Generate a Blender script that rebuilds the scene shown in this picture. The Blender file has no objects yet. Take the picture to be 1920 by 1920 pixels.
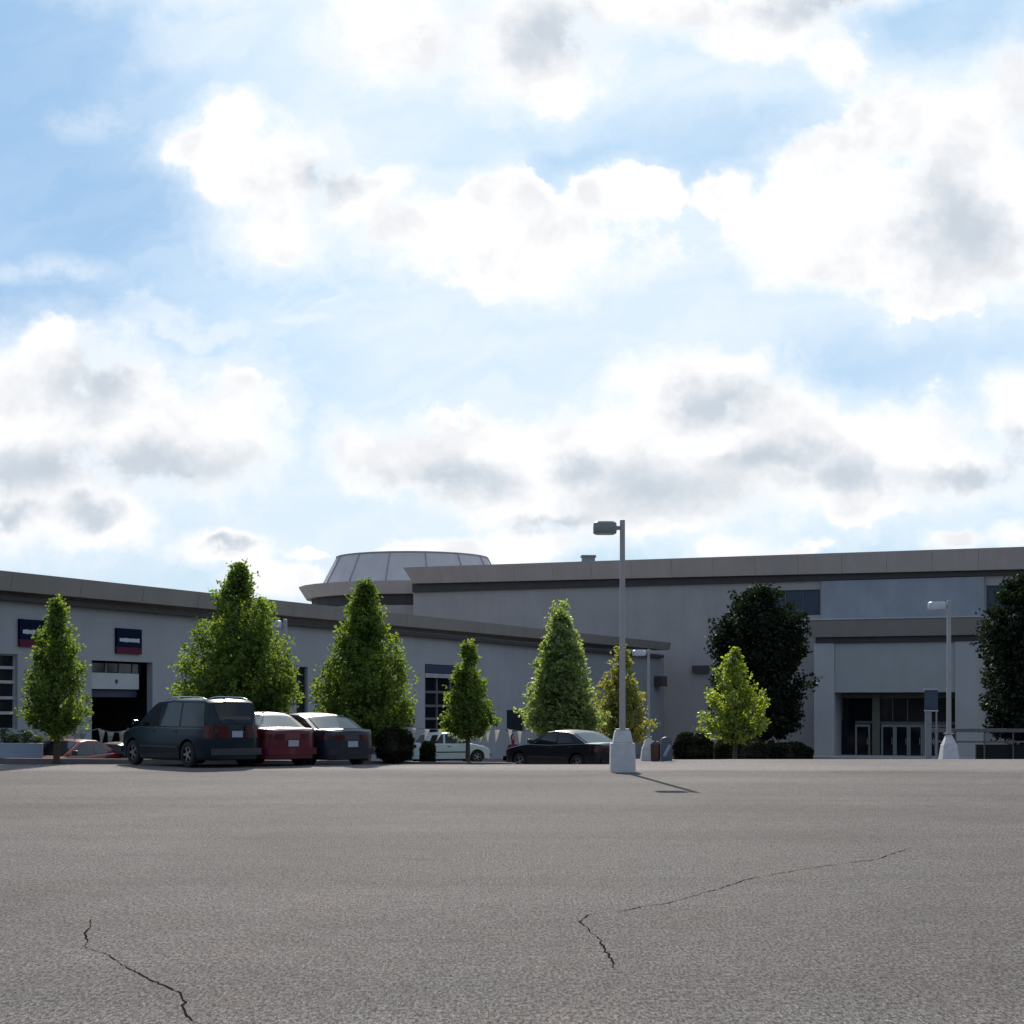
import bpy, bmesh, math, random
import numpy as np
from mathutils import Vector, Matrix

# ------------------------------------------------------------------ camera
F = 3120.0          # focal length in photograph pixels (1920 wide)
HY = 1322.0         # photograph row of the horizon
EYE = 1.6
sc = bpy.context.scene
COL = sc.collection
cam_d = bpy.data.cameras.new('camera')
cam_d.sensor_width = 36.0
cam_d.lens = 36.0 * F / 1920.0
cam_d.shift_y = (HY - 960.0) / 1920.0
cam_d.clip_end = 20000
cam_d.clip_start = 0.1
cam = bpy.data.objects.new('camera', cam_d)
COL.objects.link(cam)
cam.location = (0, 0, EYE)
cam.rotation_euler = (math.radians(90), 0, 0)
sc.camera = cam

# ------------------------------------------------------------------ light
SUN_EL = math.radians(32.3)
SUN_AZ = math.radians(-4.4)          # from +Y towards +X
sun_d = bpy.data.lights.new('sun', 'SUN')
sun_d.energy = 3.4
sun_d.angle = math.radians(0.55)
sun_d.color = (1.0, 0.94, 0.85)
sun = bpy.data.objects.new('sun', sun_d)
COL.objects.link(sun)
to_sun = Vector((math.sin(SUN_AZ) * math.cos(SUN_EL), math.cos(SUN_AZ) * math.cos(SUN_EL), math.sin(SUN_EL)))
sun.rotation_euler = (-to_sun).to_track_quat('-Z', 'Y').to_euler()
sun.location = (0, 0, 60)

sc.view_settings.view_transform = 'Standard'
sc.view_settings.look = 'None'
sc.view_settings.exposure = 0.95
sc.view_settings.gamma = 1.0
sc.view_settings.use_curve_mapping = False

# ------------------------------------------------------------------ node helpers
class NT:
    def __init__(s, tree):
        s.t = tree; s.n = tree.nodes; s.l = tree.links
    def node(s, typ, **kw):
        nd = s.n.new(typ)
        for k, v in kw.items(): setattr(nd, k, v)
        return nd
    def put(s, sock, v):
        if isinstance(v, bpy.types.NodeSocket): s.l.new(v, sock)
        elif v is not None:
            if hasattr(sock.default_value, '__len__') and not isinstance(v, (int, float)):
                v = tuple(v)
                if len(sock.default_value) == 4 and len(v) == 3: v = v + (1,)
            sock.default_value = v
    def math(s, op, a, b=None, c=None, clamp=False):
        m = s.node('ShaderNodeMath', operation=op); m.use_clamp = clamp
        s.put(m.inputs[0], a)
        if b is not None: s.put(m.inputs[1], b)
        if c is not None: s.put(m.inputs[2], c)
        return m.outputs[0]
    def vec(s, op, a, b=None, c=None, out=0):
        m = s.node('ShaderNodeVectorMath', operation=op)
        s.put(m.inputs[0], a)
        if b is not None: s.put(m.inputs[1], b)
        if c is not None: s.put(m.inputs[2], c)
        return m.outputs[out]
    def smooth(s, x, lo, hi, a=0.0, b=1.0):
        m = s.node('ShaderNodeMapRange', interpolation_type='SMOOTHSTEP')
        s.put(m.inputs[0], x); s.put(m.inputs[1], lo); s.put(m.inputs[2], hi); s.put(m.inputs[3], a); s.put(m.inputs[4], b)
        return m.outputs[0]
    def lin(s, x, lo, hi, a=0.0, b=1.0):
        m = s.node('ShaderNodeMapRange')
        s.put(m.inputs[0], x); s.put(m.inputs[1], lo); s.put(m.inputs[2], hi); s.put(m.inputs[3], a); s.put(m.inputs[4], b)
        return m.outputs[0]
    def mix(s, f, a, b, typ='MIX'):
        m = s.node('ShaderNodeMix', data_type='RGBA', blend_type=typ)
        s.put(m.inputs[0], f); s.put(m.inputs[6], a); s.put(m.inputs[7], b)
        return m.outputs[2]
    def noise(s, vec, scale, detail=4, rough=0.55, out=0, dist=0.0, dim='3D'):
        m = s.node('ShaderNodeTexNoise', noise_dimensions=dim)
        if vec is not None: s.put(m.inputs['Vector'], vec)
        m.inputs['Scale'].default_value = scale; m.inputs['Detail'].default_value = detail
        m.inputs['Roughness'].default_value = rough; m.inputs['Distortion'].default_value = dist
        return m.outputs[out]
    def comb(s, x, y, z=0.0):
        m = s.node('ShaderNodeCombineXYZ'); s.put(m.inputs[0], x); s.put(m.inputs[1], y); s.put(m.inputs[2], z)
        return m.outputs[0]

# ------------------------------------------------------------------ sky
CLOUDS = [
 (.10,.69,.11,.075),(.04,.82,.13,.13),(.18,.78,.12,.12),(.30,.83,.14,.09),(.43,.83,.095,.105),(.44,.745,.05,.045),(.10,.94,.15,.08),(.23,.975,.055,.045),
 (.43,1.03,.085,.028),(.52,1.085,.065,.035),(.57,1.03,.035,.013),
 (.69,.85,.07,.055),(.80,.86,.12,.07),(.91,.85,.09,.075),(.92,.93,.14,.05),(1.02,.88,.12,.085),
 (1.17,.84,.14,.09),(1.27,.77,.13,.11),(1.34,.70,.12,.06),(1.46,.79,.11,.09),(1.36,.90,.24,.085),(1.58,.86,.11,.09),(1.72,.81,.085,.075),(1.78,.88,.14,.065),(1.91,.79,.06,.075),
 (1.22,.96,.2,.045),(1.62,.93,.12,.05),(.85,1.035,.12,.025),(1.0,1.015,.11,.03),(1.36,1.03,.06,.025),(1.5,1.035,.05,.012),(1.79,1.018,.055,.016),(1.91,1.005,.035,.02),
 (.45,.22,.055,.045),(.41,.285,.10,.045),(.52,.32,.12,.09),(.52,.43,.085,.065),(.66,.37,.11,.06),(.78,.42,.11,.06),(.96,.40,.10,.07),(1.0,.48,.20,.07),
 (1.17,.365,.10,.05),(1.36,.365,.055,.045),(1.45,.42,.09,.09),(1.53,.31,.09,.065),(1.62,.40,.20,.10),(1.70,.22,.09,.085),(1.81,.26,.11,.11),(1.82,.42,.14,.14),
 (1.90,.16,.06,.075),(1.76,.55,.10,.05),(1.55,.49,.12,.05),
 (.77,.07,.15,.085),(.99,.08,.13,.10),(1.04,.165,.06,.05),(1.20,.02,.14,.04),(1.45,.05,.14,.055),(1.57,.11,.06,.045),(1.55,-.02,.12,.04),
 (.75,-.12,.5,.10),(1.6,-.2,.4,.09)]
GREYS = [
 (.17,.72,.10,.05),(.05,.875,.13,.04),(.30,.885,.15,.035),(.16,.97,.05,.022),(.02,.965,.05,.02),(.44,1.03,.04,.012),
 (.86,.905,.08,.035),(1.03,.975,.09,.012),(1.25,.92,.13,.045),(1.10,.88,.06,.03),(1.34,.745,.075,.035),(1.58,.905,.09,.03),
 (1.81,.895,.09,.02),(1.91,.85,.035,.04),(1.45,.86,.08,.025),(.60,.335,.06,.03),(1.80,.42,.08,.08),(1.04,.06,.09,.05),
 (1.55,.01,.10,.03)]
W = bpy.data.worlds.new('World'); sc.world = W; W.use_nodes = True
wt = W.node_tree
for n in list(wt.nodes): wt.nodes.remove(n)
w = NT(wt)
SKY_STRENGTH = 0.10
tc = w.node('ShaderNodeTexCoord')
d = tc.outputs['Generated']
sep = w.node('ShaderNodeSeparateXYZ'); w.put(sep.inputs[0], d)
dx, dy, dz = sep.outputs
yy = w.math('MAXIMUM', dy, 0.12)
uu = w.math('DIVIDE', dx, yy); vv = w.math('DIVIDE', dz, yy)
px = w.math('MULTIPLY_ADD', uu, 3.12, 0.96)
py = w.math('MULTIPLY_ADD', vv, -3.12, 1.322)
P = w.comb(px, py, 0.0)
wn1 = w.vec('SUBTRACT', w.noise(P, 5.0, 5, 0.6, out=1), (0.5, 0.5, 0.5))
wn2 = w.vec('SUBTRACT', w.noise(w.vec('ADD', P, (7.1, 3.3, 0)), 22.0, 4, 0.6, out=1), (0.5, 0.5, 0.5))
Pw = w.vec('MULTIPLY_ADD', wn1, (0.11, 0.09, 0), P)
Pw = w.vec('MULTIPLY_ADD', wn2, (0.035, 0.030, 0), Pw)
Pg = w.vec('MULTIPLY_ADD', wn1, (0.30, 0.14, 0), P)
Pg = w.vec('MULTIPLY_ADD', wn2, (0.06, 0.04, 0), Pg)
def field(pv, blobs, k):
    acc = None
    for (cx, cy, rx, ry) in blobs:
        q = w.vec('MULTIPLY_ADD', pv, (1/rx, 1/ry, 0), (-cx/rx, -cy/ry, 0))
        ln = w.vec('LENGTH', q, out=1)
        acc = ln if acc is None else w.math('SMOOTH_MIN', acc, ln, k)
    return acc
rC = field(Pw, CLOUDS, 0.5)
rG = field(Pg, GREYS, 0.5)
fb = w.noise(P, 9.0, 10, 0.62)
dens = w.math('SUBTRACT', w.math('MULTIPLY_ADD', w.math('SUBTRACT', fb, 0.5), 2.2, 1.30), rC)
edge = w.lin(w.noise(w.vec('ADD', P, (3, 1, 0)), 4.0, 2), 0.35, 0.65, 0.22, 1.0)
alpha = w.smooth(dens, 0.0, edge)
grey = w.smooth(w.math('MULTIPLY_ADD', w.math('SUBTRACT', w.noise(w.vec('ADD', P, (2, 8, 0)), 6.0, 7, 0.6), 0.5), 1.5, rG), 2.1, 0.1)
core = w.smooth(dens, 0.1, 0.7)
grey = w.math('MULTIPLY', grey, w.math('MULTIPLY_ADD', core, 0.55, 0.25))
# soft mid-tone modelling inside clouds
mod = w.smooth(w.noise(w.vec('MULTIPLY_ADD', wn1, (0.1, 0.1, 0), P), 6.5, 5, 0.55), 0.42, 0.70)
# high thin cloud, streaked
rot = w.node('ShaderNodeVectorRotate', rotation_type='Z_AXIS'); w.put(rot.inputs['Vector'], w.vec('MULTIPLY_ADD', wn1, (0.2, 0.2, 0), P)); rot.inputs['Angle'].default_value = 0.35
str_v = w.vec('MULTIPLY', rot.outputs[0], (1.0, 5.0, 1.0))
cir = w.smooth(w.noise(str_v, 2.2, 7, 0.62), 0.36, 0.66)
cbig = w.smooth(w.noise(w.vec('ADD', P, (11, 5, 0)), 1.6, 3), 0.30, 0.62)
leftclear = w.smooth(px, -0.05, 0.65, 0.25, 1.0)
wis = field(w.vec('MULTIPLY_ADD', wn1, (0.12, 0.05, 0), P), [(.17,.23,.10,.05),(.10,.51,.16,.035),(.56,.60,.13,.02),(.68,.545,.07,.03),(.30,.02,.04,.05),(.33,.10,.09,.03),(.33,.68,.2,.02)], 0.3)
wisp = w.math('MULTIPLY', w.smooth(wis, 1.4, 0.2), w.smooth(fb, 0.3, 0.6))
thin = w.math('MULTIPLY', w.math('MULTIPLY', w.math('MULTIPLY_ADD', cir, 0.60, 0.2), w.math('MULTIPLY_ADD', cbig, 0.7, 0.3)), leftclear)
thin = w.math('MAXIMUM', thin, w.math('MULTIPLY', wisp, 0.8), clamp=True)
VEILS = [(1.10,.53,.42,.13),(.95,.62,.45,.10),(.62,.28,.28,.16),(.80,.10,.35,.14),(1.25,.17,.30,.12),(1.45,.60,.35,.10),(.95,.75,.35,.09),(1.75,.62,.25,.10),(.30,.62,.16,.03),(.5,.95,.5,.12),(1.3,1.0,.9,.06),(.40,.07,.14,.07)]
veil = w.math('MULTIPLY', w.smooth(field(w.vec('MULTIPLY_ADD', wn1, (0.45, 0.30, 0), P), VEILS, 0.6), 1.9, 0.3), w.math('MULTIPLY_ADD', cir, 0.28, 0.62))
thin = w.math('MAXIMUM', thin, w.math('MULTIPLY', veil, 0.95), clamp=True)
thin = w.math('MAXIMUM', thin, w.math('MULTIPLY', w.smooth(dens, -1.1, 0.3), 0.9), clamp=True)
CLEAR = [(1.76,.05,.16,.05),(1.30,.33,.16,.035),(1.36,.26,.2,.05),(1.62,.67,.20,.05),(.05,.12,.2,.25),(.20,.38,.18,.12),(.02,.58,.2,.05),(1.02,.33,.05,.03),(1.1,.30,.1,.03)]
clr = w.smooth(field(w.vec('MULTIPLY_ADD', wn1, (0.25, 0.15, 0), P), CLEAR, 0.5), 1.9, 0.4)
thin = w.math('MULTIPLY', thin, w.math('MULTIPLY_ADD', clr, -0.50, 1.0))
front = w.smooth(dy, 0.12, 0.42)
up = w.smooth(dz, -0.02, 0.01)
# behind the camera: scattered fair-weather clouds
zz = w.math('MAXIMUM', dz, 0.05)
back_v = w.vec('SCALE', d); back_v.node.inputs[3].default_value = 1.0
bv = w.comb(w.math('DIVIDE', dx, w.math('ADD', zz, 0.15)), w.math('DIVIDE', dy, w.math('ADD', zz, 0.15)), 0.0)
balpha = w.smooth(w.noise(bv, 1.1, 6, 0.55), 0.44, 0.62, 0.0, 0.9)
nish = w.node('ShaderNodeTexSky', sky_type='NISHITA')
nish.sun_disc = False
nish.sun_elevation = SUN_EL
nish.sun_rotation = SUN_AZ
nish.altitude = 100; nish.air_density = 1.0; nish.dust_density = 1.2; nish.ozone_density = 2.0
base = nish.outputs[0]
K = 1.0 / SKY_STRENGTH
def c(r, g, b, m=1.0): return (r*m*K, g*m*K, b*m*K)
base = w.mix(0.95, base, w.mix(leftclear, c(0.15, 0.26, 0.415), c(0.225, 0.35, 0.47)))     # milky summer air over the clear blue
low = w.smooth(vv, 0.20, 0.02)
base = w.mix(w.math('MULTIPLY', clr, w.smooth(px, 0.5, 0.9, 0.7, 0.35)), base, c(0.165, 0.28, 0.43))
base = w.mix(w.math('MULTIPLY', low, 0.7), base, c(0.31, 0.41, 0.46))
thinned = w.mix(thin, base, c(0.455, 0.495, 0.535))
white = w.mix(w.math('MULTIPLY', mod, core), c(0.545, 0.545, 0.55), c(0.45, 0.455, 0.47))
ccol = w.mix(grey, white, c(0.262, 0.305, 0.352))
withc = w.mix(alpha, thinned, ccol)
backc = w.mix(balpha, nish.outputs[0], c(0.40, 0.42, 0.45))
# unseen dark belt added at the horizon behind the camera to cut car reflections
belt_h = w.math('MULTIPLY_ADD', w.noise(w.comb(dx, dy, 0.0), 14.0, 5), 0.10, 0.035)
belt_f = w.smooth(w.math('SUBTRACT', dz, belt_h), 0.006, -0.006)
backc = w.mix(belt_f, backc, c(0.022, 0.030, 0.020))
allc = w.mix(front, backc, withc)
allc = w.mix(up, c(0.10, 0.10, 0.10), allc)
bg = w.node('ShaderNodeBackground'); w.put(bg.inputs[0], allc); bg.inputs[1].default_value = SKY_STRENGTH
out = w.node('ShaderNodeOutputWorld'); wt.links.new(bg.outputs[0], out.inputs[0])

# ------------------------------------------------------------------ materials
def new_mat(name):
    m = bpy.data.materials.new(name); m.use_nodes = True
    t = NT(m.node_tree); b = m.node_tree.nodes['Principled BSDF']
    return m, t, b
def mat(name, col, rough=0.6, metal=0.0, var=0.12, vscale=1.5, spec=0.5, coat=0.0, bump=0.0, bscale=40.0, streak=0.0):
    m, t, b = new_mat(name)
    g = t.node('ShaderNodeNewGeometry').outputs['Position']
    n = t.noise(g, vscale, 5, 0.6)
    f = t.lin(n, 0.3, 0.7, 1.0 - var, 1.0 + var)
    if streak:
        sv = t.vec('MULTIPLY', g, (1.3, 1.3, 0.12))
        f = t.math('MULTIPLY', f, t.lin(t.noise(sv, 2.0, 5, 0.6), 0.3, 0.7, 1 - streak, 1 + streak))
    cc = t.vec('SCALE', tuple(col)); t.put(cc.node.inputs[3], f)
    t.put(b.inputs['Base Color'], cc)
    b.inputs['Roughness'].default_value = rough; b.inputs['Metallic'].default_value = metal
    b.inputs['Specular IOR Level'].default_value = spec
    b.inputs['Coat Weight'].default_value = coat; b.inputs['Coat Roughness'].default_value = 0.04
    if bump:
        bp = t.node('ShaderNodeBump'); bp.inputs['Strength'].default_value = bump
        t.put(bp.inputs['Height'], t.noise(g, bscale, 3)); t.put(b.inputs['Normal'], bp.outputs[0])
    return m

def asphalt_mat():
    m, t, b = new_mat('asphalt')
    g = t.node('ShaderNodeNewGeometry').outputs['Position']
    ge = t.vec('MULTIPLY', g, (1.0, 0.30, 1.0))       # grain stretched along Y to counter foreshortening
    fine = t.noise(ge, 120.0, 2, 0.7)
    grain = t.noise(ge, 48.0, 3, 0.8)
    mid = t.noise(g, 1.7, 5, 0.6)
    big = t.noise(t.vec('MULTIPLY', g, (0.05, 0.22, 1)), 1.0, 5, 0.55)
    lane = t.noise(t.vec('MULTIPLY', t.vec('ADD', g, (5, 9, 0)), (0.03, 0.55, 1)), 1.0, 4, 0.5, dist=0.6)
    f = t.lin(grain, 0.38, 0.62, 0.30, 1.72)
    f = t.math('MULTIPLY', f, t.lin(fine, 0.34, 0.66, 0.5, 1.5))
    f = t.math('MULTIPLY', f, t.lin(mid, 0.25, 0.75, 0.93, 1.07))
    f = t.math('MULTIPLY', f, t.lin(big, 0.3, 0.7, 0.84, 1.12))
    f = t.math('MULTIPLY', f, t.lin(lane, 0.38, 0.62, 0.93, 1.05))
    f = t.math('MULTIPLY', f, t.lin(t.noise(ge, 14.0, 4, 0.8), 0.36, 0.64, 0.82, 1.18))
    f = t.math('MULTIPLY', f, t.lin(t.noise(t.vec('MULTIPLY', g, (1, 0.30, 1)), 4.5, 4, 0.7), 0.32, 0.68, 0.91, 1.09))
    f = t.math('MULTIPLY', f, t.lin(t.noise(g, 0.16, 4, 0.55, dist=0.8), 0.34, 0.66, 0.87, 1.12))
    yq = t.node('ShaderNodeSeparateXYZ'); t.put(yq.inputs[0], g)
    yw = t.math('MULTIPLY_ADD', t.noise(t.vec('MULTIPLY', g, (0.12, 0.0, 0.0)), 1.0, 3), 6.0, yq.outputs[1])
    f = t.math('MULTIPLY', f, t.smooth(yw, 42.6, 44.2, 1.0, 1.55))      # paler band along the far edge
    v = t.node('ShaderNodeTexVoronoi'); t.put(v.inputs['Vector'], g); v.inputs['Scale'].default_value = 26.0
    stone = t.smooth(v.outputs['Distance'], 0.16, 0.05)
    rnd = t.node('ShaderNodeSeparateColor'); t.put(rnd.inputs[0], v.outputs['Color'])
    pick = t.smooth(rnd.outputs[0], 0.78, 0.9)
    f = t.math('MULTIPLY_ADD', t.math('MULTIPLY', stone, pick), 0.75, f)
    cc = t.vec('SCALE', (0.101, 0.093, 0.0895)); t.put(cc.node.inputs[3], f)
    hue = t.mix(t.lin(t.noise(g, 0.9, 3), 0.35, 0.65), cc, t.vec('MULTIPLY', cc, (1.04, 0.985, 0.97)))
    t.put(b.inputs['Base Color'], hue)
    b.inputs['Roughness'].default_value = 0.82
    b.inputs['Specular IOR Level'].default_value = 0.03
    bp = t.node('ShaderNodeBump'); bp.inputs['Strength'].default_value = 0.8; bp.inputs['Distance'].default_value = 0.01
    t.put(bp.inputs['Height'], t.math('ADD', grain, fine)); t.put(b.inputs['Normal'], bp.outputs[0])
    return m

def leaf_mat(name, c1, c2, trans=0.5, tcol=None, gloss=0.06):
    m, t, b = new_mat(name)
    m.node_tree.nodes.remove(b)
    geo = t.node('ShaderNodeNewGeometry')
    oi = geo.outputs['Random Per Island']
    n = t.noise(geo.outputs['Position'], 1.1, 3)
    f = t.math('ADD', t.math('MULTIPLY', oi, 0.6), t.lin(n, 0.3, 0.7, 0, 0.4))
    col = t.mix(f, c1, c2)
    df = t.node('ShaderNodeBsdfDiffuse'); t.put(df.inputs[0], col)
    tr = t.node('ShaderNodeBsdfTranslucent')
    tcl = t.vec('MULTIPLY', col, tcol or (1.9, 1.75, 0.7)); t.put(tr.inputs[0], tcl)
    gl = t.node('ShaderNodeBsdfGlossy'); gl.inputs['Roughness'].default_value = 0.42; gl.inputs[0].default_value = (0.6, 0.65, 0.6, 1)
    mx = t.node('ShaderNodeMixShader'); mx.inputs[0].default_value = trans
    t.l.new(df.outputs[0], mx.inputs[1]); t.l.new(tr.outputs[0], mx.inputs[2])
    m2 = t.node('ShaderNodeMixShader'); m2.inputs[0].default_value = gloss
    t.l.new(mx.outputs[0], m2.inputs[1]); t.l.new(gl.outputs[0], m2.inputs[2])
    t.l.new(m2.outputs[0], m.node_tree.nodes['Material Output'].inputs[0])
    return m

def wall_mat(name, col, course=0.2, joint=0.05, var=0.06, horizontal=True, rib=0.0, streak=0.05):
    m, t, b = new_mat(name)
    geo = t.node('ShaderNodeNewGeometry'); g = geo.outputs['Position']
    sp = t.node('ShaderNodeSeparateXYZ'); t.put(sp.inputs[0], g)
    f = t.lin(t.noise(g, 0.5, 5, 0.6), 0.3, 0.7, 1 - var, 1 + var)
    f = t.math('MULTIPLY', f, t.lin(t.noise(t.vec('MULTIPLY', g, (1, 1, 0.1)), 1.4, 5, 0.6), 0.3, 0.7, 1 - streak, 1 + streak))
    fr = t.math('FRACT', t.math('DIVIDE', sp.outputs[2], course))
    j = t.smooth(t.math('ABSOLUTE', t.math('SUBTRACT', fr, 0.5)), 0.44, 0.5)
    f = t.math('MULTIPLY', f, t.math('MULTIPLY_ADD', j, -joint, 1.0))
    if rib:
        hor = t.math('ADD', t.math('MULTIPLY', sp.outputs[0], 1.0), t.math('MULTIPLY', sp.outputs[1], 0.7))
        r = t.math('SINE', t.math('MULTIPLY', hor, rib))
        bp = t.node('ShaderNodeBump'); bp.inputs['Strength'].default_value = 0.10; bp.inputs['Distance'].default_value = 0.02
        t.put(bp.inputs['Height'], r); t.put(b.inputs['Normal'], bp.outputs[0])
    cc = t.vec('SCALE', tuple(col)); t.put(cc.node.inputs[3], f)
    t.put(b.inputs['Base Color'], cc); b.inputs['Roughness'].default_value = 0.8
    return m

M = {}
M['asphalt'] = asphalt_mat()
M['crack'] = mat('crack_gap', (0.018, 0.016, 0.015), 1.0, var=0.3, vscale=20, spec=0.0)
M['kerb'] = mat('kerb_concrete', (0.10, 0.095, 0.09), 0.85, var=0.15, vscale=3)
M['mulch'] = mat('mulch', (0.045, 0.032, 0.022), 0.95, var=0.35, vscale=14, bump=0.6)
M['walk'] = mat('pavement_concrete', (0.36, 0.35, 0.33), 0.85, var=0.1, vscale=2)
M['lbwall'] = wall_mat('painted_block', (0.27, 0.285, 0.30), course=0.2, joint=0.05)
M['lbfascia'] = wall_mat('dark_metal_fascia', (0.215, 0.20, 0.18), course=5.0, joint=0.0, var=0.09)
M['rbwall'] = wall_mat('store_render', (0.345, 0.315, 0.30), course=0.6, joint=0.03)
M['rbfascia'] = wall_mat('store_fascia', (0.40, 0.335, 0.30), course=5.0, joint=0.0, var=0.05)
M['ringfascia'] = wall_mat('ring_fascia_metal', (0.52, 0.47, 0.44), course=9.0, joint=0.0, var=0.05)
M['cornice'] = wall_mat('cornice_metal', (0.25, 0.225, 0.20), course=5.0, joint=0.0, var=0.05)
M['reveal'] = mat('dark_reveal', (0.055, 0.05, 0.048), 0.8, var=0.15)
M['lintel'] = wall_mat('ribbed_lintel', (0.355, 0.36, 0.35), course=3.0, joint=0.0, rib=28.0)
M['pier'] = wall_mat('entrance_pier', (0.40, 0.40, 0.39), course=1.2, joint=0.03)
M['signpanel'] = wall_mat('sign_panel', (0.255, 0.275, 0.30), course=9.0, joint=0.0, var=0.12)
M['roof'] = mat('roof_membrane', (0.22, 0.22, 0.22), 0.9)
M['rotmetal'] = wall_mat('rotunda_metal', (0.48, 0.45, 0.45), course=9.0, joint=0.0, var=0.06)
M['seam'] = mat('dark_seam', (0.27, 0.255, 0.26), 0.7)
M['glassdark'] = mat('dark_glass', (0.008, 0.010, 0.016), 0.08, var=0.3, spec=0.3)
M['blueglass'] = mat('blue_spandrel', (0.03, 0.05, 0.08), 0.25, var=0.2, spec=0.3)
M['mullion'] = mat('pale_mullion', (0.30, 0.31, 0.33), 0.5)
M['mullion_dim'] = mat('bronze_mullion', (0.10, 0.10, 0.10), 0.5)
M['doorframe'] = mat('pale_door_frame', (0.24, 0.24, 0.24), 0.5)
M['olivecol'] = mat('olive_column', (0.13, 0.125, 0.09), 0.7)
M['interior'] = mat('dark_interior', (0.012, 0.011, 0.012), 0.9)
M['navy'] = mat('navy_paint', (0.012, 0.02, 0.06), 0.5)
M['signnavy'] = mat('sign_navy', (0.002, 0.006, 0.026), 0.6, spec=0.05)
M['signred'] = mat('sign_red', (0.09, 0.01, 0.03), 0.6, spec=0.1)
M['signwhite'] = mat('sign_white', (0.42, 0.46, 0.5), 0.5)
M['doorpanel'] = mat('door_panel', (0.36, 0.38, 0.40), 0.5, var=0.08)
M['concrete'] = mat('lamp_base_concrete', (0.45, 0.45, 0.45), 0.85, var=0.12, vscale=5, bump=0.2)
M['pole'] = mat('painted_pole', (0.30, 0.275, 0.27), 0.5, metal=0.0, var=0.07)
M['polelight'] = mat('pale_pole', (0.25, 0.255, 0.26), 0.5, var=0.06)
M['head'] = mat('lamp_housing', (0.17, 0.19, 0.19), 0.45, var=0.08)
M['headlight'] = mat('pale_lamp_housing', (0.42, 0.45, 0.48), 0.5)
M['lens'] = mat('lamp_lens', (0.5, 0.52, 0.52), 0.15)
M['bark'] = mat('bark', (0.055, 0.042, 0.03), 0.95, var=0.3, vscale=12, bump=0.5)
M['tyre'] = mat('tyre', (0.012, 0.012, 0.012), 0.85)
M['rim'] = mat('alloy_rim', (0.22, 0.22, 0.24), 0.35, metal=0.6)
M['under'] = mat('underbody', (0.008, 0.008, 0.008), 0.95)
M['trim'] = mat('black_trim', (0.02, 0.02, 0.022), 0.5)
M['cglass'] = mat('car_glass', (0.006, 0.010, 0.013), 0.05, var=0.1, spec=0.4)
M['cglass_rear'] = mat('pale_rear_glass', (0.03, 0.04, 0.042), 0.16, var=0.2, spec=1.0)  # paler, rougher glass for the sedan and hatchback rear windows
M['plate'] = mat('plate_white', (0.28, 0.28, 0.33), 0.5)
M['tail'] = mat('tail_lamp', (0.05, 0.004, 0.005), 0.2, coat=0.1, spec=0.3)
M['lampclear'] = mat('clear_lamp', (0.45, 0.45, 0.45), 0.1)
M['chrome'] = mat('chrome', (0.6, 0.6, 0.6), 0.15, metal=1.0)
M['van'] = mat('van_paint', (0.005, 0.013, 0.021), 0.22, var=0.05, coat=0.05, spec=0.18)
M['maroon'] = mat('maroon_paint', (0.085, 0.008, 0.018), 0.25, var=0.05, coat=0.15, spec=0.25)
M['bluegrey'] = mat('blue_black_paint', (0.013, 0.016, 0.026), 0.25, var=0.05, coat=0.15, spec=0.25)
M['black'] = mat('black_paint', (0.006, 0.006, 0.010), 0.25, var=0.05, coat=0.15, spec=0.25)
M['whitecar'] = mat('pale_green_white_paint', (0.42, 0.50, 0.47), 0.3, var=0.04, coat=0.15, spec=0.25)
M['redcar'] = mat('red_paint', (0.17, 0.012, 0.014), 0.25, var=0.05, coat=0.15, spec=0.25)
M['browncar'] = mat('dark_brown_paint', (0.035, 0.022, 0.014), 0.22, var=0.05, coat=0.15, spec=0.25)
M['pennant'] = leaf_mat('pennant_cloth_backlit', (0.55, 0.54, 0.52), (0.65, 0.63, 0.60), 0.5, tcol=(1, 1, 1), gloss=0.0)
M['rope'] = mat('rope', (0.2, 0.2, 0.2), 0.9)
M['skin'] = mat('skin', (0.36, 0.20, 0.14), 0.6)
M['redcloth'] = mat('dark_red_cloth', (0.14, 0.02, 0.03), 0.9)
M['hair'] = mat('dark_hair', (0.02, 0.012, 0.01), 0.8)
M['blueplastic'] = mat('blue_enamel', (0.06, 0.08, 0.12), 0.35, coat=0.5)
M['paleband'] = mat('pale_band', (0.3, 0.32, 0.36), 0.4)
M['brownbin'] = mat('brown_bin', (0.08, 0.035, 0.03), 0.7)
M['cabinet'] = mat('cabinet_grey', (0.15, 0.165, 0.18), 0.6, var=0.1)
M['bluewhite'] = mat('whitewashed_wall', (0.26, 0.30, 0.37), 0.8, var=0.1)
M['rail'] = mat('railing_paint', (0.075, 0.08, 0.085), 0.6)
M['leaf_pear'] = leaf_mat('pear_leaf', (0.048, 0.090, 0.024), (0.135, 0.195, 0.052), 0.62, tcol=(2.15, 1.9, 0.8), gloss=0.02)
M['leaf_pear_pale'] = leaf_mat('pale_pear_leaf', (0.10, 0.15, 0.06), (0.19, 0.25, 0.10), 0.62, tcol=(2.1, 1.9, 0.9))
M['leaf_yellow'] = leaf_mat('yellow_green_leaf', (0.11, 0.16, 0.025), (0.20, 0.26, 0.05), 0.6)
M['leaf_autumn'] = leaf_mat('turning_leaf', (0.12, 0.16, 0.05), (0.22, 0.21, 0.07), 0.60)
M['leaf_dark'] = leaf_mat('dark_evergreen_leaf', (0.007, 0.012, 0.008), (0.017, 0.028, 0.013), 0.25, gloss=0.02)
M['leaf_bush'] = leaf_mat('bush_leaf', (0.006, 0.009, 0.004), (0.018, 0.022, 0.008), 0.2, gloss=0.02)
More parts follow.
